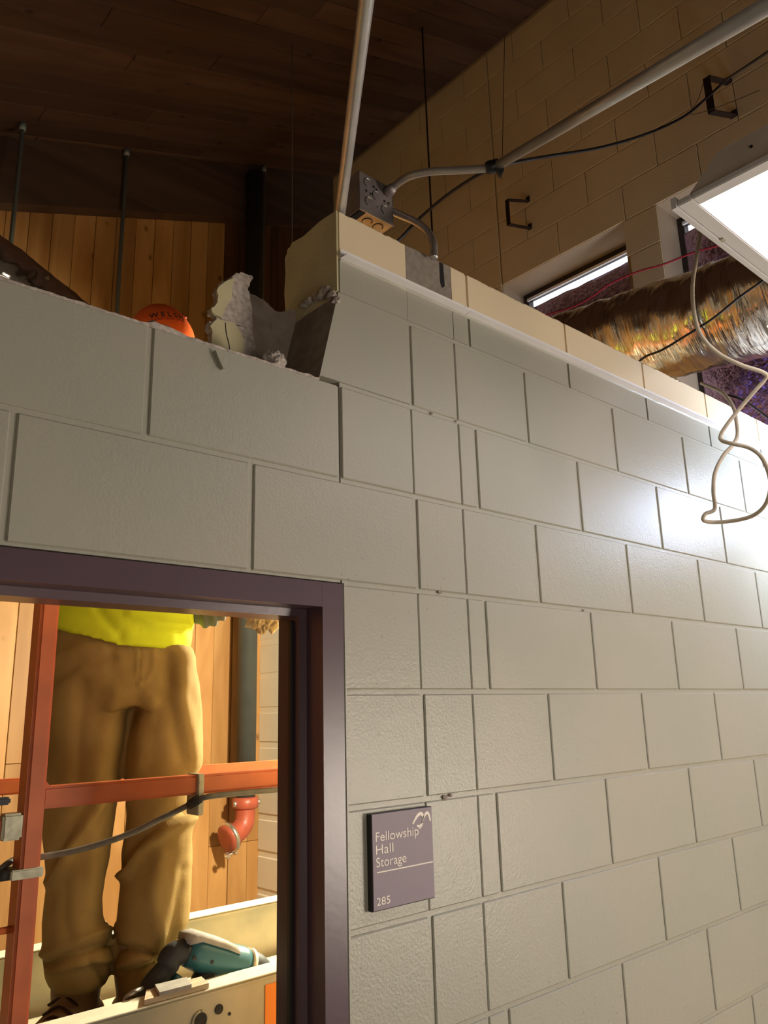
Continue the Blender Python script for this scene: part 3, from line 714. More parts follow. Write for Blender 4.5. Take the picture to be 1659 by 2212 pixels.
# red cable
kr = [(1640, 500), (1560, 528), (1500, 545), (1430, 572), (1380, 586), (1320, 612), (1280, 640), (1240, 662), (1195, 676), (1150, 690)]
tag(tube('red_cable', catmull([at(u, v, 0, 3.16) for u, v in kr], 5), .0045, M_CRED, None, 8), 'thin red cable strung across the foil-covered windows', 'cable')
kk_ = [(1700, 560), (1659, 598), (1600, 640), (1540, 688), (1480, 726), (1430, 756), (1395, 770), (1370, 790)]
tag(tube('black_cable', catmull([at(u, v, 0, 2.50) for u, v in kk_], 5), .0042, M_CABK, None, 8), 'black cable crossing in front of the silver duct', 'cable')
k4 = [(1560, 850), (1600, 862), (1640, 888), (1680, 920)]
tag(tube('black_cable', catmull([at(u, v, 0, 2.80) for u, v in k4], 5), .0042, M_CABK, None, 8), 'short black cable below the duct at the right edge', 'cable')
# beige cord hanging from the troffer and looping
kc = [(1516, 480, 1.90), (1504, 560, 1.90), (1496, 620, 1.88), (1500, 680, 1.86), (1515, 725, 1.85), (1550, 762, 1.85), (1600, 788, 1.84), (1645, 803, 1.84), (1655, 815, 1.85), (1630, 845, 1.86), (1600, 880, 1.87), (1572, 915, 1.87), (1557, 940, 1.87), (1560, 952, 1.86), (1580, 958, 1.83), (1620, 968, 1.82), (1648, 992, 1.80), (1664, 1040, 1.80), (1656, 1085, 1.82), (1630, 1112, 1.85), (1590, 1124, 1.88), (1545, 1128, 1.90), (1520, 1124, 1.90), (1524, 1110, 1.90), (1544, 1099, 1.90), (1541, 1060, 1.90), (1545, 1020, 1.92), (1562, 985, 1.94), (1582, 962, 1.96), (1593, 940, 1.98), (1590, 905, 2.00), (1584, 880, 2.1), (1565, 852, 2.22), (1540, 838, 2.32), (1515, 828, 2.45)]
tag(tube('beige_cord', catmull([atd(*q) for q in kc], 5), .0048, M_CORD, None, 10), 'beige cord dangling in loops below the lit ceiling fixture', 'cord')
# strap brackets on the far wall
def bracket(ft, foot2, pt, pb2, w, lab, zsh=0):
    f1 = at(*ft, 0, WX); Y = f1.y; a = at(*pt, 1, Y); b = at(*pb2, 1, Y); xm = (a.x+b.x)/2
    z1, z0 = f1.z, f1.z-(.24 if foot2 is None else f1.z-at(*foot2, 0, WX).z)
    e = empty('strap_bracket', (WX, Y, (z0+z1)/2), lab, 'bracket', 'strap brackets on the cream block wall')
    za, zb_ = z1-.01, z0+.01; t = .005
    bm = bmesh.new()
    def bar(p, q):
        p = Vector(p); q = Vector(q); d = q-p; M = Matrix.Translation((p+q)/2) @ Matrix.Rotation(-math.atan2(d.z, d.x), 4, 'Y')
        addbox(bm, -d.length/2-.002, d.length/2+.002, -w/2, w/2, -t/2, t/2, 0, M)
    bar((xm, Y, a.z), (xm, Y, b.z))
    bmobj('web', bm, M_STRAP, e)
    bm = bmesh.new(); bar((xm, Y, a.z), (WX-.004, Y, za)); bmobj('arm', bm, M_STRAP, e)
    bm = bmesh.new(); bar((xm, Y, b.z), (WX-.004, Y, zb_)); bmobj('arm', bm, M_STRAP, e)
    piece('foot', WX-.006, WX-.0005, Y-w/2, Y+w/2, za-.006, za+.030, M_STRAP, e, 0)
    piece('foot', WX-.006, WX-.0005, Y-w/2, Y+w/2, zb_-.006, zb_+.030, M_STRAP, e, 0)
bracket((1141, 432), (1147, 497), (1095, 432), (1099, 485), .024, 'dark C-shaped steel bracket left of the window openings')
bracket((1574, 176), (1588, 255), (1530, 172), (1533, 238), .032, 'dark C-shaped steel bracket above the lit ceiling fixture')

# ------------------------------------------------------------------ ducts
def duct(name, A, B, r, m, lab, n=170, amp=.010, sag=0):
    A = Vector(A); B = Vector(B); d = (B-A).normalized(); s1 = d.cross(Vector((0, 0, 1))).normalized(); s2 = s1.cross(d); V = []; Fc = []; seg = 72
    for i in range(n+1):
        t = i/n; c = A.lerp(B, t)+Vector((0, 0, -sag*4*t*(1-t))); l = (B-A).length*t
        for k in range(seg):
            th = 2*pi*k/seg
            q = Vector((l*16, cos(th)*2.0, sin(th)*2.0)); q2 = Vector((l*44, cos(th)*3.4+5, sin(th)*3.4))
            rr = r+amp*noise.noise(q)+amp*.5*noise.noise(q2)+.0006*sin(l*2*pi/.05)
            V.append(c+(s1*cos(th)+s2*sin(th))*rr)
    for i in range(n):
        for k in range(seg): k2 = (k+1) % seg; Fc.append((i*seg+k, i*seg+k2, (i+1)*seg+k2, (i+1)*seg+k))
    Fc += [tuple(range(seg)), tuple(n*seg+k for k in range(seg))[::-1]]
    return tag(meshobj(name, V, Fc, m, None, True), lab, 'duct')
duct('foil_duct', (2.80, 1.75, 3.62), (2.80, -.95, 3.32), .195, M_DUCT, 'wrinkled silver foil flexible duct running above the wall top', 230, .011)
la = at(0, 520, 1, 1.3); lb = at(185, 665, 1, 1.3); dv = (lb-la).normalized(); nv = Vector((dv.z, 0, -dv.x)); nv = nv if nv.z < 0 else -nv
A2 = la+nv*.10-dv*.7; B2 = lb+nv*.10+dv*.15
duct('foil_duct', A2, B2, .10, M_DUCT, 'silver foil duct sloping down behind the broken wall top at left', 110, .006)

# ------------------------------------------------------------------ troffer
tx0, ty1, tz = 1.324, -.560, 2.92
tx1, ty0 = tx0+1.2, ty1-.6
tr = empty('ceiling_troffer', ((tx0+tx1)/2, (ty0+ty1)/2, tz), 'lit white recessed fluorescent fixture hanging at the right edge', 'light fixture')
V = []
for z, dx, dy in ((tz+.012, 0.012, .012), (tz+.095, .035, .075), ):
    V += [(tx0+dx, ty0+dy, z), (tx1-dx, ty0+dy, z), (tx1-dx, ty1-dy, z), (tx0+dx, ty1-dy, z)]
Fc = [(0, 1, 5, 4), (1, 2, 6, 5), (2, 3, 7, 6), (3, 0, 4, 7), (4, 5, 6, 7)]
meshobj('housing', V, Fc, M_TROFG, tr)
bm = bmesh.new(); fwid = .030
addbox(bm, tx0, tx1, ty1-fwid, ty1, tz, tz+.013, .002); addbox(bm, tx0, tx1, ty0, ty0+fwid, tz, tz+.013, .002)
addbox(bm, tx0, tx0+fwid, ty0+fwid, ty1-fwid, tz, tz+.013, .002); addbox(bm, tx1-fwid, tx1, ty0+fwid, ty1-fwid, tz, tz+.013, .002)
bmobj('lens_frame', bm, M_TROF, tr)
bm = bmesh.new()
addbox(bm, tx0-.004, tx1+.004, ty1, ty1+.010, tz-.004, tz+.020); addbox(bm, tx0-.004, tx1+.004, ty0-.010, ty0, tz-.004, tz+.020)
bmobj('side_flange', bm, M_TROF, tr)
piece('lens', tx0+fwid, tx1-fwid, ty0+fwid, ty1-fwid, tz+.004, tz+.008, M_LENS, tr, 0)
for xx in (tx0+.17, tx1-.2): piece('latch', xx, xx+.012, ty1-.008, ty1+.0005, tz-.003, tz, M_STEEL, tr, 0)
for xx, yy in ((tx0+.10, ty1-.14), (tx0+.11, ty1-.24)):
    disc('rivet', (tx0+.024, yy, tz+.06), .003, (1, 0, 0), M_DARK, tr)
for i, (xx, yy) in enumerate(((tx0+.15, ty0+.15), (tx1-.15, ty0+.15))):
    tag(tube('hanger_wire', [(xx, yy, tz+.093), (xx, yy, zc(xx)-.002)], .0012, M_WIRE, None, 5), ('dark support wire rising from the near left corner of the lit fixture', 'dark support wire rising from the far end of the lit fixture')[i], 'wire')
# thin dark strand by the upper bracket
tag(tube('hanger_wire', catmull([atd(1521, 175, 2.9), atd(1508, 215, 2.9), atd(1492, 247, 2.85), atd(1560, 228, 2.6), atd(1640, 195, 2.4)], 4), .0011, M_WIRE, None, 5), 'thin stray wire crossing below the upper bracket', 'wire')

# LED flood lamp hanging just outside the right edge (its glare is on the wall)
fl_ = empty('flood_lamp', (3.02, -.42, 2.74), 'small LED flood lamp hanging beyond the right edge of the photo', 'lamp')
M_LED = emis('led_face', (.62, .75, 1), P_FLOOD)
piece('lamp_body', 2.92, 3.16, -.50, -.44, 2.66, 2.84, M_BLACK, fl_, .01)
piece('lamp_face', 2.935, 3.145, -.4385, -.436, 2.675, 2.825, M_LED, fl_, 0)
piece('lamp_face', 2.935, 3.145, -.49, -.45, 2.8405, 2.843, M_LED, fl_, 0)
tube('lamp_hook', [(3.04, -.47, 2.84), (3.04, -.47, zc(3.04)-.002)], .003, M_WIRE, fl_, 6)

# light panel added in the hall behind the camera to brighten the wall
M_HALL = emis('added_hall_light_face', (1, .87, .73), P_HALL)
hl = empty('added_hall_light', (2.9, -2.3, 0), 'large unseen light panel added behind the camera to brighten the wall', 'lamp')
hc = Vector((2.9, -2.3, 1.5)); hd0 = (Vector((1.5, 0, 2.0))-hc).normalized(); Mh = Matrix.Translation(hc) @ hd0.to_track_quat('Z', 'Y').to_matrix().to_4x4()
bm = bmesh.new(); addbox(bm, -.36, .36, -.36, .36, -.05, -.002, .01, Mh); bmobj('lamp_body', bm, M_BLACK, hl)
bm = bmesh.new(); addbox(bm, -.34, .34, -.34, .34, 0, .004, 0, Mh); bmobj('lamp_face', bm, M_HALL, hl)
tube('pole', [(2.93, -2.37, .3), (2.93, -2.37, 1.5)], .015, M_STEEL, hl, 8)
for k in range(3):
    a = 2*pi*k/3+.4; tube('leg', [(2.93, -2.37, .6), (2.93+.3*cos(a), -2.37+.3*sin(a), 0)], .011, M_STEEL, hl, 8)

# second unseen panel, added as fill for worker and lift through the doorway
M_FILL = emis('added_low_fill_face', (1, .88, .72), 3.8)
fp = empty('added_low_fill', (.25, -2.3, 0), 'unseen fill panel added in the hall to brighten the doorway', 'lamp')
fc = Vector((.25, -2.3, 1.5)); fd = (Vector((.75, .4, 1.35))-fc).normalized(); Mf = Matrix.Translation(fc) @ fd.to_track_quat('Z', 'Y').to_matrix().to_4x4()
bm = bmesh.new(); addbox(bm, -.52, .52, -.52, .52, -.05, -.002, .01, Mf); bmobj('lamp_body', bm, M_BLACK, fp)
bm = bmesh.new(); addbox(bm, -.5, .5, -.5, .5, 0, .004, 0, Mf); bmobj('lamp_face', bm, M_FILL, fp)
tube('pole', [(.24, -2.36, .0), (.24, -2.36, 1.45)], .015, M_STEEL, fp, 8)
tube('base', [(.24, -2.36, .0), (.24, -2.36, .02)], .2, M_STEEL, fp, 16)

# storage room work light on a stand
sl = empty('work_light', (2.25, .8, 0), 'halogen work light on a tripod in the storage room', 'lamp')
M_HAL = emis('halogen_face', (1, .80, .50), 5)
lc = Vector((2.25, .80, 2.45)); ld = Vector((-.62, .50, -.60)).normalized()
bm = bmesh.new(); Mq = Matrix.Translation(lc-ld*.05) @ ld.to_track_quat('Z', 'Y').to_matrix().to_4x4()
addbox(bm, -.12, .12, -.09, .09, -.04, .04, .012, Mq); bmobj('lamp_body', bm, M_BLACK, sl)
bm = bmesh.new(); addbox(bm, -.10, .10, -.07, .07, .0405, .043, 0, Mq); bmobj('lamp_face', bm, M_HAL, sl)
tube('pole', [(2.31, .73, .5), (2.31, .73, 2.45)], .012, M_STEEL, sl, 8)
for k in range(3):
    a = 2*pi*k/3+.4; tube('leg', [(2.31, .73, .7), (2.31+.35*cos(a), .73+.35*sin(a), .0)], .010, M_STEEL, sl, 8)
lamp = bpy.data.lights.new('work_light_beam', 'SPOT'); lamp.energy = P_STORE*4; lamp.color = (1, .90, .62); lamp.spot_size = radians(172); lamp.spot_blend = .25; lamp.shadow_soft_size = .08
lo = bpy.data.objects.new('lamp_beam', lamp); COL.objects.link(lo); lo.parent = sl; lo.location = lc+ld*.02-wloc(sl); lo.rotation_euler = (-ld).to_track_quat('Z', 'Y').to_euler()

# ------------------------------------------------------------------ room sign
sx0, sx1, sz0, sz1 = .9875, 1.1405, 1.6555, 1.8165
sg = empty('room_sign', ((sx0+sx1)/2, 0, sz0), 'purple room sign with cream lettering on the wall right of the door', 'sign')
piece('backing_plate', sx0-.001, sx1+.002, -.0115, -.0005, sz0-.001, sz1, M_BLACK, sg, .001)
piece('face_plate', sx0+.0005, sx1-.001, -.0140, -.0112, sz0+.001, sz1-.0005, M_SIGN, sg, .0005)
def text(name, s, x, z, w, h, m, parent, y=-.0143, ext=.0004):
    cu = bpy.data.curves.new('t', 'FONT'); cu.body = s; cu.extrude = .02; o = bpy.data.objects.new('t', cu); COL.objects.link(o)
    dg = bpy.context.evaluated_depsgraph_get(); me = bpy.data.meshes.new_from_object(o.evaluated_get(dg)); bpy.data.objects.remove(o)
    xs = [v.co.x for v in me.vertices]; x0, x1 = min(xs), max(xs)
    cap = .69  # height of a capital in the built-in font
    V = [(x+(v.co.x-x0)/(x1-x0)*w, y-ext*(1 if v.co.z > 0 else -1), z+v.co.y/cap*h) for v in me.vertices]
    Fc = [tuple(p.vertices) for p in me.polygons]
    return meshobj(name, V, Fc, m, parent)
SW, SH = sx1-sx0, sz1-sz0
text('lettering', 'Fellowship', sx0+.05*SW, sz1-.292*SH, .70*SW, .098*SH, M_LET, sg)
text('lettering', 'Hall', sx0+.05*SW, sz1-.425*SH, .275*SW, .098*SH, M_LET, sg)
text('lettering', 'Storage', sx0+.05*SW, sz1-.556*SH, .48*SW, .098*SH, M_LET, sg)
text('lettering', '285', sx0+.045*SW, sz1-.945*SH, .21*SW, .078*SH, M_LET, sg)
piece('rule', sx0+.055*SW, sx0+.975*SW, -.0147, -.0139, sz1-.617*SH, sz1-.604*SH, M_LET, sg, 0)
def stroke(name, pts, rad, m, parent):
    P = catmull([Vector((sx0+a*SW, -.0143, sz1-b*SH)) for a, b in pts], 6); n = len(P)
    V = []; Fc = []
    for i, p in enumerate(P):
        d = (P[min(i+1, n-1)]-P[max(i-1, 0)]).normalized(); nn = Vector((-d.z, 0, d.x)); t = i/(n-1); r = rad*(.35+.65*sin(pi*min(1, max(0, .12+.80*t))))
        V += [p+nn*r+Vector((0, -.0004, 0)), p-nn*r+Vector((0, -.0004, 0)), p-nn*r+Vector((0, .0004, 0)), p+nn*r+Vector((0, .0004, 0))]
    for i in range(n-1):
        for k in range(4): k2 = (k+1) % 4; Fc.append((i*4+k, i*4+k2, (i+1)*4+k2, (i+1)*4+k))
    Fc += [(0, 1, 2, 3), tuple((n-1)*4+k for k in (3, 2, 1, 0))]
    meshobj(name, V, Fc, m, parent)
stroke('emblem', [(.655, .165), (.70, .115), (.755, .072), (.80, .062), (.83, .085), (.835, .125), (.815, .165)], .0030, M_LET, sg)
stroke('emblem', [(.815, .165), (.84, .115), (.885, .070), (.915, .066), (.94, .095), (.955, .145), (.958, .16)], .0028, M_LET, sg)
stroke('emblem', [(.72, .185), (.76, .200), (.79, .190), (.83, .172)], .0024, M_LET, sg)
stroke('emblem', [(.75, .215), (.78, .215), (.815, .195)], .0016, M_LET, sg)

# ------------------------------------------------------------------ scissor lift
YN, YF = .36, .95; ZD = 1.335; LX0, LX1 = -.55, 1.85
lift = empty('scissor_lift', (.65, .66, 0), 'orange scissor lift platform with rails seen through the doorway', 'lift')
piece('deck', LX0, LX1, YN+.03, YF-.03, ZD-.05, ZD, M_DECK, lift, .004)
zt = 1.478
def toe(y0, y1, yl0, yl1, name):
    bm = bmesh.new(); addbox(bm, LX0, LX1, y0, y1, ZD-.16, zt-.002, .001); addbox(bm, LX0, LX1, yl0, yl1, zt-.010, zt, .003)
    return bmobj(name, bm, M_LIP if False else M_DECK, lift)
tb1 = toe(YN, YN+.006, YN-.001, YN+.058, 'toe_board'); tb2 = toe(YF, YF+.006, YF-.045, YF+.008, 'toe_board')
piece('toe_lip', LX0, LX1, YN-.002, YN+.059, zt, zt+.003, M_LIP, tb1, .001); piece('toe_lip', LX0, LX1, YF-.046, YF+.010, zt, zt+.003, M_LIP, tb2, .001)
o = at(572, 2128, 1, YN); piece('orange_sticker', o.x, o.x+.55, YN-.0022, YN-.0002, ZD-.15, o.z, M_ORST, tb1, 0)
q = at(473, 2180, 1, YN-.001); disc('bolt_hole', q, .009, (0, 1, 0), M_SOLE, tb1); q = at(432, 2205, 1, YN-.001); disc('bolt_hole', q, .014, (0, 1, 0), M_SOLE, tb1); ring('hole_rim', q, .016, .003, (0, 1, 0), M_STEEL, tb1)
q = at(496, 2190, 1, YN-.001); disc('bolt_hole', q, .003, (0, 1, 0), M_SOLE, tb1)
zr = 1.862
def bar(name, x0, x1, y0, y1, z0, z1, m, parent, b=.005):
    bm = bmesh.new(); addbox(bm, x0, x1, y0, y1, z0, z1, b); return bmobj(name, bm, m, parent)
pc = at(82, 1500, 1, YN+.005); 
PX = [(at(87, 1303, 1, YN).x + at(62, 1677, 1, YN).x)/2, ]
px0 = .508; 
posts = [px0, px0-.95, px0+1.15]
# near rail, right side of the visible post and left side of it (slightly lower hinged section)
bar('mid_rail', px0+.03, LX1-.02, YN+.004, YN+.042, zr-.020, zr+.018, M_ORANGE, lift)
bar('mid_rail', LX0, px0-.03, YN+.004, YN+.042, zr-.056, zr-.028, M_ORANGE, lift)
bar('mid_rail', LX0, LX1, YF, YF+.038, 1.825, 1.862, M_ORANGE, lift)
bar('top_rail', LX0, LX1, YN+.004, YN+.042, ZD+1.02, ZD+1.058, M_ORANGE, lift)
bar('top_rail', LX0, LX1, YF, YF+.038, ZD+1.02, ZD+1.058, M_ORANGE, lift)
bar('post', px0, px0+.034, YN-.002, YN+.046, ZD-.02, ZD+1.03, M_ORANGE, lift)
for xx in (posts[1]+.02, posts[2]): bar('post', xx, xx+.034, YN-.002, YN+.046, ZD-.02, ZD+1.03, M_ORANGE, lift)
for xx in (LX0+.02, posts[2]): bar('post', xx, xx+.034, YF, YF+.038, ZD-.02, ZD+1.03, M_ORANGE, lift)
# weld fillets where the rail meets the post
V, Fc = prism([(px0+.034, YN+.004, zr+.017), (px0+.044, YN+.004, zr+.017), (px0+.034, YN+.004, zr+.028)], (0, .036, 0)); meshobj('weld', V, Fc, M_ORANGE, lift)
bar('latch', px0-.036, px0-.002, YN-.004, YN+.03, zr-.066, zr-.022, M_STEEL, lift, .004)
q = at(8, 1732, 1, YN); bar('latch_slot', q.x-.02, q.x+.012, YN-.001, YN+.02, q.z-.006, q.z+.007, M_BLACK, lift, .003)
q = at(0, 2012, 1, YN+.02); tube('lock_pin', [q+Vector((-.3, 0, 0)), (px0+.001, YN+.02, q.z)], .006, M_ORANGE, lift, 8)
# clamps holding the hose
q = at(433, 1700, 1, YN); bar('hose_clamp', q.x-.006, q.x+.008, YN-.002, YN+.046, zr-.060, zr+.020, M_STEEL, lift, .002)
q2 = at(427, 1733, 1, YN); tube('clamp_bolt', [q2+Vector((0, -.004, .006)), q2+Vector((0, .03, -.006))], .010, M_SOLE, lift, 8)
q = at(55, 1888, 1, YN-.004); bar('hose_clamp', px0-.016, px0+.038, YN-.006, YN+.050, q.z-.008, q.z+.008, M_STEEL, lift, .002)
tube('clamp_bolt', [(px0-.03, YN+.01, q.z), (px0-.008, YN+.01, q.z)], .009, M_SOLE, lift, 8)
# scissor stack, chassis and wheels
for yy in (YN+.06, YF-.10):
    for (za, zb_) in ((.42, .85), (.85, 1.27)):
        for s in (0, 1):
            A = Vector((LX0+.1, yy+.03*s, za if s else zb_)); B = Vector((LX1-.1, yy+.03*s, zb_ if s else za)); d = B-A
            bm = bmesh.new(); addbox(bm, -d.length/2, d.length/2, -.012, .012, -.035, .035, 0, Matrix.Translation((A+B)/2) @ Matrix.Rotation(-math.atan2(d.z, d.x), 4, 'Y')); bmobj('scissor_arm', bm, M_ORANGE, lift)
bar('chassis', LX0, LX1, YN+.03, YF-.03, .12, .40, M_ORANGE, lift, .01)
for xx in (LX0+.2, LX1-.2):
    for yy in (YN+.0, YF-.08): tube('wheel', [(xx, yy, .16), (xx, yy+.08, .16)], .16, M_SOLE, lift, 24)
# hose
kh = [(640, 1702), (600, 1706), (520, 1713), (450, 1721), (425, 1730), (390, 1748), (345, 1770), (290, 1797), (230, 1819), (170, 1836), (120, 1846), (85, 1851)]
P = [at(u, v, 1, YN-.012) for u, v in kh[:5]]+[at(u, v, 1, YN+.055) for u, v in kh[5:]]
P[4] = at(425, 1730, 1, YN+.01)
P += [at(50, 1850, 1, YN+.065), at(22, 1862, 1, YN+.05), at(0, 1880, 1, YN+.03), at(-30, 1920, 1, YN+.03)]
tag(tube('control_hose', catmull(P, 6), .0058, M_HOSE, None, 10), 'grey control hose strapped along the orange lift rail', 'hose')

# ------------------------------------------------------------------ worker
PC = Vector((.80, .66, 0)); nv_ = (Vector((CAM.x, CAM.y, 0))-PC).normalized(); wv = Vector((-nv_.y, nv_.x, 0)); wv = wv if wv.x > 0 else -wv
wk = empty('worker', (PC.x, PC.y, ZD), 'person in neon yellow shirt, brown work trousers and orange cap standing on the lift', 'person')
def ringpx(v, ul, ur, dep, n=28, off=0, sq=1.0):
    a = atp(ul, v, PC, nv_); b = atp(ur, v, PC, nv_); c = (a+b)/2+nv_*off; hw = (b-a).length/2
    out = []
    for k in range(n):
        th = 2*pi*k/n; cx, cy = cos(th), sin(th)
        cx = math.copysign(abs(cx)**sq, cx); cy = math.copysign(abs(cy)**sq, cy)
        out.append(Vector((c.x, c.y, c.z))+wv*(hw*cx)+nv_*(dep*cy))
    return out
lV = []; lF = []
hipR = [ringpx(v, l, r, d, off=o_) for v, l, r, d, o_ in ((1345, 112, 388, .100, 0), (1385, 98, 404, .118, 0), (1430, 94, 422, .130, 0), (1490, 94, 432, .128, 0), (1530, 98, 436, .115, 0))]
loft(hipR, lV, lF)
legL = [(1400, 100, 290, .105), (1480, 98, 298, .110), (1540, 98, 284, .108), (1600, 98, 272, .102), (1650, 97, 264, .098), (1700, 95, 257, .095), (1750, 93, 250, .090), (1800, 93, 243, .088), (1850, 98, 237, .084), (1890, 104, 228, .080), (1940, 98, 221, .082), (1985, 92, 223, .088), (2020, 92, 236, .092), (2048, 93, 247, .095), (2072, 96, 240, .090), (2095, 98, 240, .084), (2115, 106, 236, .078), (2125, 116, 230, .07)]
legR = [(1400, 290, 412, .105), (1480, 300, 432, .110), (1540, 284, 437, .108), (1600, 272, 436, .102), (1650, 266, 428, .098), (1700, 272, 417, .094), (1750, 275, 404, .090), (1768, 275, 412, .090), (1790, 272, 416, .090), (1840, 262, 415, .088), (1890, 262, 414, .086), (1940, 256, 411, .086), (1990, 251, 408, .087), (2030, 251, 392, .088), (2055, 250, 362, .086), (2080, 248, 358, .082), (2110, 250, 352, .078), (2130, 258, 344, .07)]
for lg in (legL, legR): loft([ringpx(v, l, r, d, off=.0 if v < 1850 else .01) for v, l, r, d in lg], lV, lF)
def segd(p, a, b):
    ax, ay = a; bx, by = b; dx, dy = bx-ax, by-ay; t = max(0, min(1, ((p[0]-ax)*dx+(p[1]-ay)*dy)/(dx*dx+dy*dy+1e-9)))
    qx, qy = p[0]-(ax+dx*t), p[1]-(ay+dy*t); s = dx*qy-dy*qx
    return math.hypot(qx, qy), (1 if s > 0 else -1)
FOLDS = [  # polyline, width px, height m
    ([(300, 1392), (299, 1440), (302, 1480)], 5, .004), ([(302, 1480), (292, 1520), (280, 1560)], 14, -.003),
    ([(302, 1385), (301, 1470)], 3, -.005), ([(334, 1395), (330, 1450), (312, 1475)], 4, .0025),
    ([(415, 1768), (360, 1790), (300, 1840), (268, 1890)], 12, .014), ([(410, 1752), (350, 1775), (296, 1820), (266, 1870)], 11, -.012),
    ([(215, 1735), (170, 1800), (130, 1870), (112, 1905)], 13, .012), ([(190, 1740), (150, 1800), (118, 1850)], 12, -.010),
    ([(400, 1420), (385, 1500), (405, 1600), (420, 1650)], 22, .010), ([(365, 1420), (372, 1520), (395, 1640)], 16, -.007),
    ([(120, 1420), (160, 1400), (220, 1395)], 12, .006), ([(110, 1470), (170, 1430), (240, 1420)], 12, -.006),
    ([(330, 1520), (310, 1590), (300, 1660)], 16, .007), ([(250, 1500), (225, 1580), (215, 1680)], 20, .007), ([(180, 1480), (170, 1600), (165, 1690)], 18, -.006),
    ([(95, 2060), (160, 2035), (245, 2005)], 9, .007), ([(95, 2085), (170, 2058), (245, 2035)], 7, -.012), ([(110, 2098), (180, 2080), (240, 2070)], 7, .008), ([(190, 2075), (215, 2100), (225, 2120)], 6, -.008),
    ([(252, 2050), (300, 2052), (350, 2075)], 8, -.013), ([(258, 2085), (300, 2075), (345, 2068)], 7, .008), ([(262, 2105), (300, 2098), (335, 2085)], 6, -.008),
    ([(350, 1850), (330, 1930), (345, 2020)], 18, .006), ([(400, 1880), (385, 1950), (370, 2030)], 14, -.006), ([(200, 1800), (200, 1880), (190, 1960)], 16, .006), ([(140, 1920), (135, 1980), (150, 2030)], 16, -.005)]
def pdisp(co, n):
    if n.dot(CAM-co) < 0: return .002*noise.noise(co*14)
    p = prj(co); h = .004*noise.noise(co*9)+.002*noise.noise(co*30)
    for pts, w, a in FOLDS:
        best = min(segd(p, pts[i], pts[i+1])[0] for i in range(len(pts)-1))
        if best < w*3: h += a*1.25*math.exp(-(best/w)**2)
    return h
pt = remesh('trousers', lV, lF, M_PANTS, wk, .0058, 4, pdisp)
# shirt torso
sv = []; sf = []
def hemring(zadd, grow, n=40):
    out = []
    base = ringpx(1372, 100-grow, 403+grow, .135+grow*.0008, n)
    return base
r0 = []
for k, q in enumerate(ringpx(1380, 96, 408, .138, 40)):
    s = (q-PC).dot(wv); hz = .028 if s < -.05 else 0
    t = min(1, max(0, (-s+.05)/.20)); q = q+Vector((0, 0, .058*t*t-.034)); r0.append(q)
shr = [r0]
zb_ = at(250, 1380, 1, .66).z
def hring(cx, z, hw, hd, n=40, off=0, yaw=0):
    return [Vector((cx.x, cx.y, z))+wv*(hw*cos(2*pi*k/n))+nv_*(hd*sin(2*pi*k/n)+off) for k in range(n)]
cw = sum(r0, Vector())/40
for dz, hw, hd, sh in ((.08, .176, .132, 0), (.20, .172, .128, .005), (.32, .185, .130, .010), (.43, .200, .128, .015), (.50, .195, .115, .02), (.535, .13, .09, .022), (.56, .075, .07, .025)):
    shr.append(hring(cw+wv*sh, zb_+dz, hw, hd))
loft(shr, sv, sf)
SHF = [([(280, 1322), (330, 1345), (400, 1352)], 8, .010), ([(210, 1312), (235, 1345), (260, 1372)], 9, -.009), ([(120, 1330), (180, 1350), (250, 1362)], 10, .005), ([(395, 1310), (400, 1385)], 8, .004), ([(300, 1365), (360, 1372), (405, 1365)], 7, -.005)]
def sdisp(co, n):
    if n.dot(CAM-co) < 0: return .003*noise.noise(co*10)
    p = prj(co); h = .005*noise.noise(co*8)
    for pts, w, a in SHF:
        best = min(segd(p, pts[i], pts[i+1])[0] for i in range(len(pts)-1))
        if best < w*3: h += a*math.exp(-(best/w)**2)
    return h
shc = cw+wv*.015; shz = zb_+.46
SL = shc+wv*.165; SL.z = shz; SR_ = shc-wv*.165; SR_.z = shz
glp = atp(452, 1318, PC, nv_)+nv_*.05
handL = Vector((glp.x, glp.y, glp.z+.025))
elbL = SL*.5+handL*.5+wv*.06-nv_*.02; handR = Vector((PC.x, PC.y, zb_+.36))-wv*.14+nv_*.20; elbR = SR_+Vector((0, 0, -.26))-wv*.07+nv_*.03
for S, E_ in ((SL, elbL), (SR_, elbR)):
    tubegeo(catmull([S-(E_-S)*.12, S+(E_-S)*.25, S+(E_-S)*.6], 4), .062, 16, True, sv, sf)
sh = remesh('shirt', sv, sf, M_SHIRT, wk, .0075, 3, sdisp)
# body: head, neck, arms, (hips and legs inside the trousers) as one surface
hz = 3.065-.115; hd_ = Vector((0, 0, 0)); hp = atp(352, 700, PC+Vector((0, 0, 0)), nv_); HC = Vector((hp.x, hp.y, hz-.005)) 
bv = []; bf = []
def ell(c, rx, ry, rz, n=20, m=12):
    rg = []
    for i in range(1, m):
        ph = pi*i/m; rg.append([Vector(c)+wv*(rx*sin(ph)*cos(2*pi*k/n))+nv_*(ry*sin(ph)*sin(2*pi*k/n))+Vector((0, 0, -rz*cos(ph))) for k in range(n)])
    loft(rg, bv, bf)
ell(HC, .074, .092, .105); ell(HC+Vector((0, 0, -.062))+nv_*.022, .055, .060, .058)
nose = HC+nv_*.092+Vector((0, 0, -.022)); ell(nose, .013, .018, .026); ell(HC+nv_*.082+Vector((0, 0, -.066)), .026, .012, .010); ell(HC+nv_*.080+Vector((0, 0, .012)), .050, .012, .010)
for s in (-1, 1): ell(HC+wv*(s*.077)-nv_*.004+Vector((0, 0, -.02)), .010, .020, .032)
NB = Vector((cw.x, cw.y, zb_+.53))+wv*.02
tubegeo([NB, HC+Vector((0, 0, -.07))-nv_*.015], [.060, .054], 16, True, bv, bf)
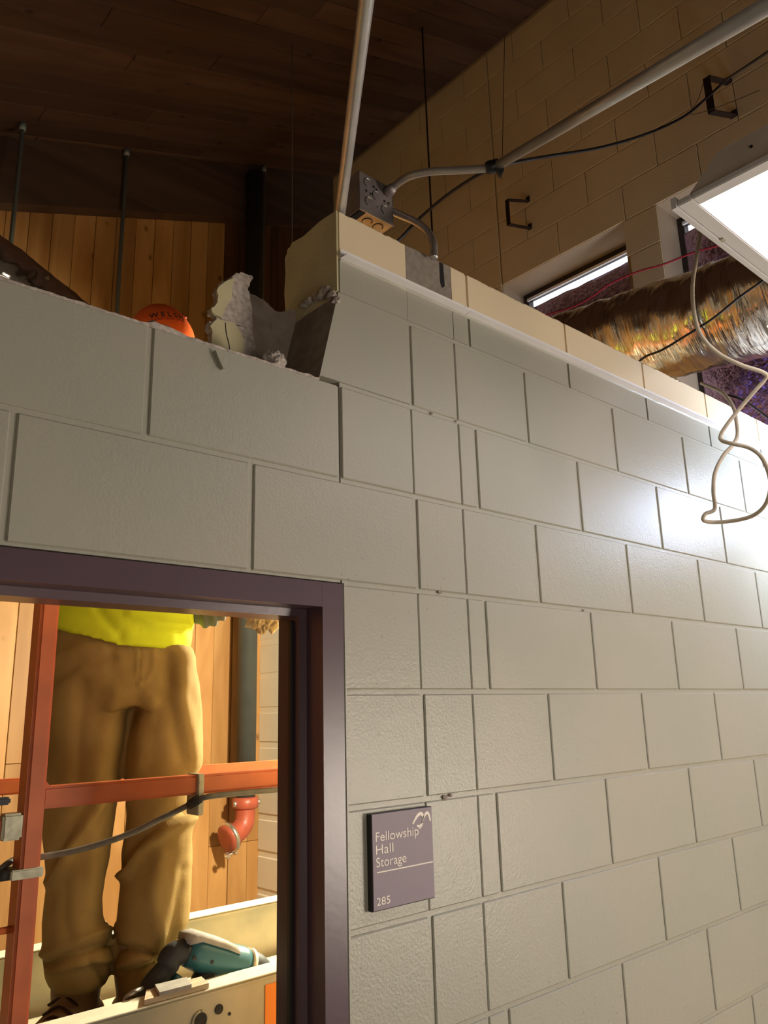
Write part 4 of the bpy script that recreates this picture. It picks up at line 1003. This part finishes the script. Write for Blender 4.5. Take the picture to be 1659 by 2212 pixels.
ell(Vector((cw.x, cw.y, zb_+.40))+wv*.012, .155, .095, .16); ell(Vector((cw.x, cw.y, zb_+.12)), .140, .085, .20); ell(Vector((cw.x, cw.y, zb_-.03)), .130, .085, .09)
for S, E_, H in ((SL, elbL, handL), (SR_, elbR, handR)):
    tubegeo(catmull([S, S.lerp(E_, .5), E_, E_.lerp(H, .4), H], 5), [.050-.0012*i for i in range(21)], 14, True, bv, bf)
for lg in (legL, legR):
    rr = []
    for v, l, r, d in lg[1:-2]:
        m_ = (l+r)/2; rr.append(ringpx(v, m_-(r-l)*.33, m_+(r-l)*.33, d*.62, 16))
    loft(rr, bv, bf)
body = remesh('body', bv, bf, M_SKIN, wk, .009, 2)
for s in (-1, 1):
    e = HC+wv*(s*.030)+nv_*.083+Vector((0, 0, -.006)); bm = bmesh.new(); bmesh.ops.create_uvsphere(bm, u_segments=12, v_segments=8, radius=.0115, matrix=Matrix.Translation(e)); ob = bmobj('eye', bm, M_EYE, wk, True)
    bm = bmesh.new(); bmesh.ops.create_uvsphere(bm, u_segments=10, v_segments=6, radius=.0055, matrix=Matrix.Translation(e+nv_*.008)); bmobj('pupil', bm, M_HAIR, ob, True)
V = []; Fc = []; rg = []
for i in range(5):
    z = -.045+.03*i; rg.append([HC+wv*(.079*cos(a))+nv_*(.097*sin(a)-.006)+Vector((0, 0, z)) for a in [pi+.25+(pi-.5)*k/16 for k in range(17)]])
for r in rg: V += r
for i in range(4):
    for k in range(16): Fc.append((i*17+k, i*17+k+1, (i+1)*17+k+1, (i+1)*17+k))
o = meshobj('hair', V, Fc, M_HAIR, wk, True); o.modifiers.new('s', 'SOLIDIFY').thickness = .008
# gloves with five fingers each
def glove(H, fdir, tdir, name='glove'):
    V = []; Fc = []; f = fdir.normalized(); t = (tdir-f*tdir.dot(f)).normalized(); pn = f.cross(t)
    rg = []
    for a, w, h in ((-.07, .030, .026), (-.03, .032, .024), (0, .034, .020), (.04, .042, .019), (.085, .044, .017), (.10, .040, .013)):
        rg.append([H+f*a+t*(w*cos(2*pi*k/16))+pn*(h*sin(2*pi*k/16)) for k in range(16)])
    loft(rg, V, Fc)
    for i, (o_, L, r) in enumerate(((.031, .070, .0105), (.011, .080, .011), (-.010, .075, .0105), (-.030, .060, .0095))):
        b = H+f*.085+t*o_; tubegeo(catmull([b, b+f*L*.4+t*o_*.15+pn*.004, b+f*L*.75+pn*.016, b+f*L+pn*.032], 3), [r]*8+[r*.95, r*.7], 10, True, V, Fc)
    b = H+f*.015+t*.034; tubegeo(catmull([b, b+t*.022+f*.02+pn*.01, b+t*.026+f*.055+pn*.02], 3), [.0135, .0135, .013, .012, .0115, .011, .009], 10, True, V, Fc)
    return remesh(name, V, Fc, M_GLOVE, wk, .004, 2)
ul = atp(446, 1340, PC, nv_)+nv_*.05
glove(handL+Vector((0, 0, .095)), (ul-handL-Vector((0, 0, .13))+wv*-.004), nv_*-.3+wv*-.9)
glove(handR, nv_*.8+wv*.3+Vector((0, 0, .3)), Vector((0, 0, 1)))
# orange cap
CR = .098; ca = HC+Vector((0, 0, .002)); tilt = Matrix.Rotation(radians(13), 3, nv_) @ Matrix.Rotation(radians(-6), 3, wv)
def capp(az, el, r=1.0):
    d = wv*(cos(el)*sin(az))*.086+nv_*(cos(el)*cos(az))*.106+Vector((0, 0, sin(el)*.104)); return ca+(tilt @ d)*r
V = []; Fc = []; n, m = 64, 20
for j in range(m+1):
    el = radians(-28)+radians(118)*j/m
    for k in range(n):
        az = 2*pi*k/n; seam = -.012*math.exp(-((az*6/(2*pi) % 1-.5)/.05)**2)*cos(el)
        V.append(capp(az, min(el, radians(89.9)), 1+seam+.008*noise.noise(Vector((cos(az)*3, sin(az)*3, el*3)))))
for j in range(m):
    for k in range(n): k2 = (k+1) % n; Fc.append((j*n+k, j*n+k2, (j+1)*n+k2, (j+1)*n+k))
Fc.append(tuple(m*n+k for k in range(n)))
cp = meshobj('cap', V, Fc, M_CAP, wk, True); cp.modifiers.new('s', 'SOLIDIFY').thickness = .003
tag(cp, 'neon orange cap with dark printed lettering')
disc('cap_button', capp(0, radians(89)), .007, (0, 0, 1), M_CAP, cp, .003)
def captext(s, az0, az1, el0, el1, m):
    cu = bpy.data.curves.new('t', 'FONT'); cu.body = s; cu.extrude = .03; cu.space_character = 1.5; o = bpy.data.objects.new('t', cu); COL.objects.link(o)
    dg = bpy.context.evaluated_depsgraph_get(); me = bpy.data.meshes.new_from_object(o.evaluated_get(dg)); bpy.data.objects.remove(o)
    xs = [v.co.x for v in me.vertices]; x0, x1 = min(xs), max(xs)
    V = []
    for v in me.vertices:
        t = (v.co.x-x0)/(x1-x0); V.append(capp(az0+(az1-az0)*t, el0+(el1-el0)*v.co.y/.69, 1.014 if v.co.z > 0 else 1.004))
    return meshobj('cap_lettering', V, [tuple(p.vertices) for p in me.polygons], m, cp)
captext('WELSH', -.36, .74, .17, .32, M_CAPT); captext('CONSTRUCTION', -.32, .68, .07, .13, M_CAPO)
disc('cap_patch', capp(1.05, .50, 1.0), .008, capp(1.05, .50, 1.0)-ca, M_CAPO, cp, .0025)
# boots
def boot(uv_ankle, toedir, s=1):
    a = atp(*uv_ankle, PC, nv_); c = Vector((a.x, a.y, ZD)); f = toedir.normalized(); t = Vector((-f.y, f.x, 0))
    V = []; Fc = []; rg = []
    for z, hw, hd, off in ((.035, .048, .062, .0), (.08, .047, .058, 0), (.13, .050, .060, -.005), (.19, .055, .064, -.008), (.23, .056, .066, -.010)):
        rg.append([c+t*(hw*cos(2*pi*k/20))+f*(hd*sin(2*pi*k/20)+off)+Vector((0, 0, z)) for k in range(20)])
    loft(rg, V, Fc); rg = []
    for y, hw, zt_ in ((-.075, .030, .06), (-.055, .043, .085), (0, .047, .11), (.06, .047, .095), (.12, .053, .072), (.17, .055, .066), (.205, .046, .058), (.222, .024, .040)):
        rg.append([c+f*y+t*(hw*cos(2*pi*k/16))+Vector((0, 0, .022+max(0, (zt_-.022))*.5*(1+sin(2*pi*k/16)))) for k in range(16)])
    loft(rg, V, Fc)
    bt = remesh('boot', V, Fc, M_BOOT, wk, .006, 3, lambda co, n: .003*noise.noise(co*20))
    rg = []
    for y, hw in ((-.082, .026), (-.06, .046), (0, .046), (.05, .046), (.12, .056), (.18, .058), (.215, .045), (.234, .018)):
        rg.append([c+f*y+t*(hw*x_)+Vector((0, 0, z)) for x_, z in ((-1, .001), (1, .001), (1, .03), (-1, .03))])
    V, Fc = loft(rg); meshobj('sole', V, Fc, M_SOLE, bt)
    bm = bmesh.new(); bmesh.ops.create_uvsphere(bm, u_segments=20, v_segments=12, radius=1, matrix=Matrix.Translation(c+f*.172+Vector((0, 0, .042))) @ Matrix.Rotation(math.atan2(t.y, t.x), 4, 'Z') @ Matrix.Diagonal((.058, .062, .040, 1))); bmobj('toe_cap', bm, M_SOLE, bt, True)
    V = []; Fc = []
    for i in range(5):
        y = .035+.018*i; z = .118-.012*i; b1 = c+f*y+Vector((0, 0, z)); tubegeo(catmull([b1-t*.032-Vector((0, 0, .012)), b1+Vector((0, 0, .004)), b1+t*.032-Vector((0, 0, .012))], 3), .0028, 6, True, V, Fc)
    meshobj('laces', V, Fc, M_LACE, bt, True)
boot((160, 2200), nv_*1-wv*.45); boot((298, 2190), nv_*.8+wv*.25)

# ------------------------------------------------------------------ drill lying by the worker's boots
TY = .465
dr = empty('rotary_drill', at(450, 2130, 1, TY), 'teal and black power drill leaning behind the lift toe board', 'power tool')
def T(u, v, y=TY): return at(u, v, 1, y)
def orient_loft(name, P, R, m, parent, seg=20, flat=1.0):
    return tube(name, P, R, m, parent, seg)
A = T(405, 2052); B = T(560, 2094, TY-.01); ax = (B-A)
tube('motor_housing', [A-ax*.03, A, A+ax*.12, A+ax*.5, A+ax*.72, A+ax*.80], [.018, .030, .035, .034, .035, .031], M_TEAL, dr, 24)
tube('gearbox', [A+ax*.80, A+ax*.83, A+ax*.98, A+ax*1.10, A+ax*1.14], [.032, .0335, .029, .020, .010], M_BLKT, dr, 24)
tube('ring_band', [A+ax*.795, A+ax*.845], .0355, M_LIP, dr, 24)
# grey flat top cover
V, Fc = loft([[A+ax*t+Vector((0, .0, h))+Vector((dx_, yy, 0)) for dx_, yy in ((-.004, -.028), (.004, .026))]+[A+ax*t+Vector((0, .026, h-.014)), A+ax*t+Vector((0, -.032, h-.016))] for t, h in ((-.06, .028), (.1, .040), (.45, .039), (.62, .036))])
meshobj('top_cover', V, Fc, M_GREYT, dr, True)
g0 = T(392, 2048); g1 = T(318, 2158, TY+.005)
tube('rear_handle', catmull([A+ax*.02, g0+Vector((-.02, 0, -.01)), g0.lerp(g1, .4)+Vector((-.005, 0, .0)), g1+Vector((0, 0, .01)), g1+Vector((0, 0, -.06))], 5), [.024]*10+[.021]*11, M_BLKT, dr, 16)
g2 = T(455, 2080); g3 = T(418, 2160, TY)
tube('grip', catmull([A+ax*.30, g2.lerp(g3, .2), g2.lerp(g3, .6), g3+Vector((0, 0, -.02))], 4), [.027, .027, .027, .026, .025, .024, .024, .024, .024, .024, .024, .024, .024], M_BLKT, dr, 14)
tube('trigger', [T(385, 2105), T(372, 2128)], .009, M_TEAL, dr, 10)
piece('battery', g3.x-.03, g3.x+.07, TY-.04, TY+.035, ZD+.001, ZD+.062, M_BLKT, dr, .010)
tube('battery_neck', [(g3.x-.015, TY, ZD+.06), g3+Vector((0, 0, -.01))], .026, M_BLKT, dr, 12)
for u, v in ((410, 2050), (420, 2070), (458, 2078)): disc('screw', T(u, v, TY-.036), .004, (0, 1, 0), M_SOLE, dr)
# strap, shim and debris on the toe-board lip
zl = zt+.003
s1 = at(300, 2160, 2, zl); s2 = at(410, 2150, 2, zl)
sm = empty('wood_shim', (s1+s2)/2, 'pale cut wood scrap lying on the toe board lip left of the drill', 'wood scrap')
V, Fc = prism([(s1.x-.008, YN+.004, zl+.001), (s1.x+.125, YN+.002, zl+.001), (s1.x+.135, YN+.05, zl+.001), (s1.x+.02, YN+.055, zl+.001)], (0, 0, .009)); meshobj('lower_piece', V, Fc, M_SHIM, sm)
V, Fc = prism([(s1.x+.02, YN+.000, zl+.0105), (s1.x+.085, YN-.002, zl+.0105), (s1.x+.10, YN+.045, zl+.0105), (s1.x+.035, YN+.05, zl+.0105)], (0, 0, .007)); meshobj('upper_piece', V, Fc, M_GREYT, sm)
P = catmull([at(268, 2168, 1, YN+.07), at(272, 2155, 1, YN+.07), at(284, 2146, 1, YN+.06), at(296, 2140, 1, YN+.06), at(306, 2135, 1, YN+.08)], 4)
tag(tube('wire_scrap', P, .0042, M_WIREG, None, 8), 'bent grey wire scrap beside the wood scrap on the lift', 'wire')
# torn foam hanging behind the door head
tf = empty('torn_foam', at(570, 1330, 1, .26), 'torn yellow insulation hanging behind the top right of the doorway', 'insulation')
for i, (u, v, s) in enumerate(((555, 1335, .012), (568, 1340, .013), (580, 1334, .012), (592, 1338, .013), (572, 1350, .007), (560, 1328, .013), (598, 1330, .014))):
    chunk('foam_piece', at(u-5, v+9, 1, .262), (s*1.5, .016, s*1.35), M_FOAM, tf, 50+i, 2, .6)
q = at(585, 1335, 1, .262); tube('foam_stem', [q, (q.x, q.y-.06, 2.26)], .006, M_FOAM, tf, 6)
print('objects', len(bpy.data.objects))
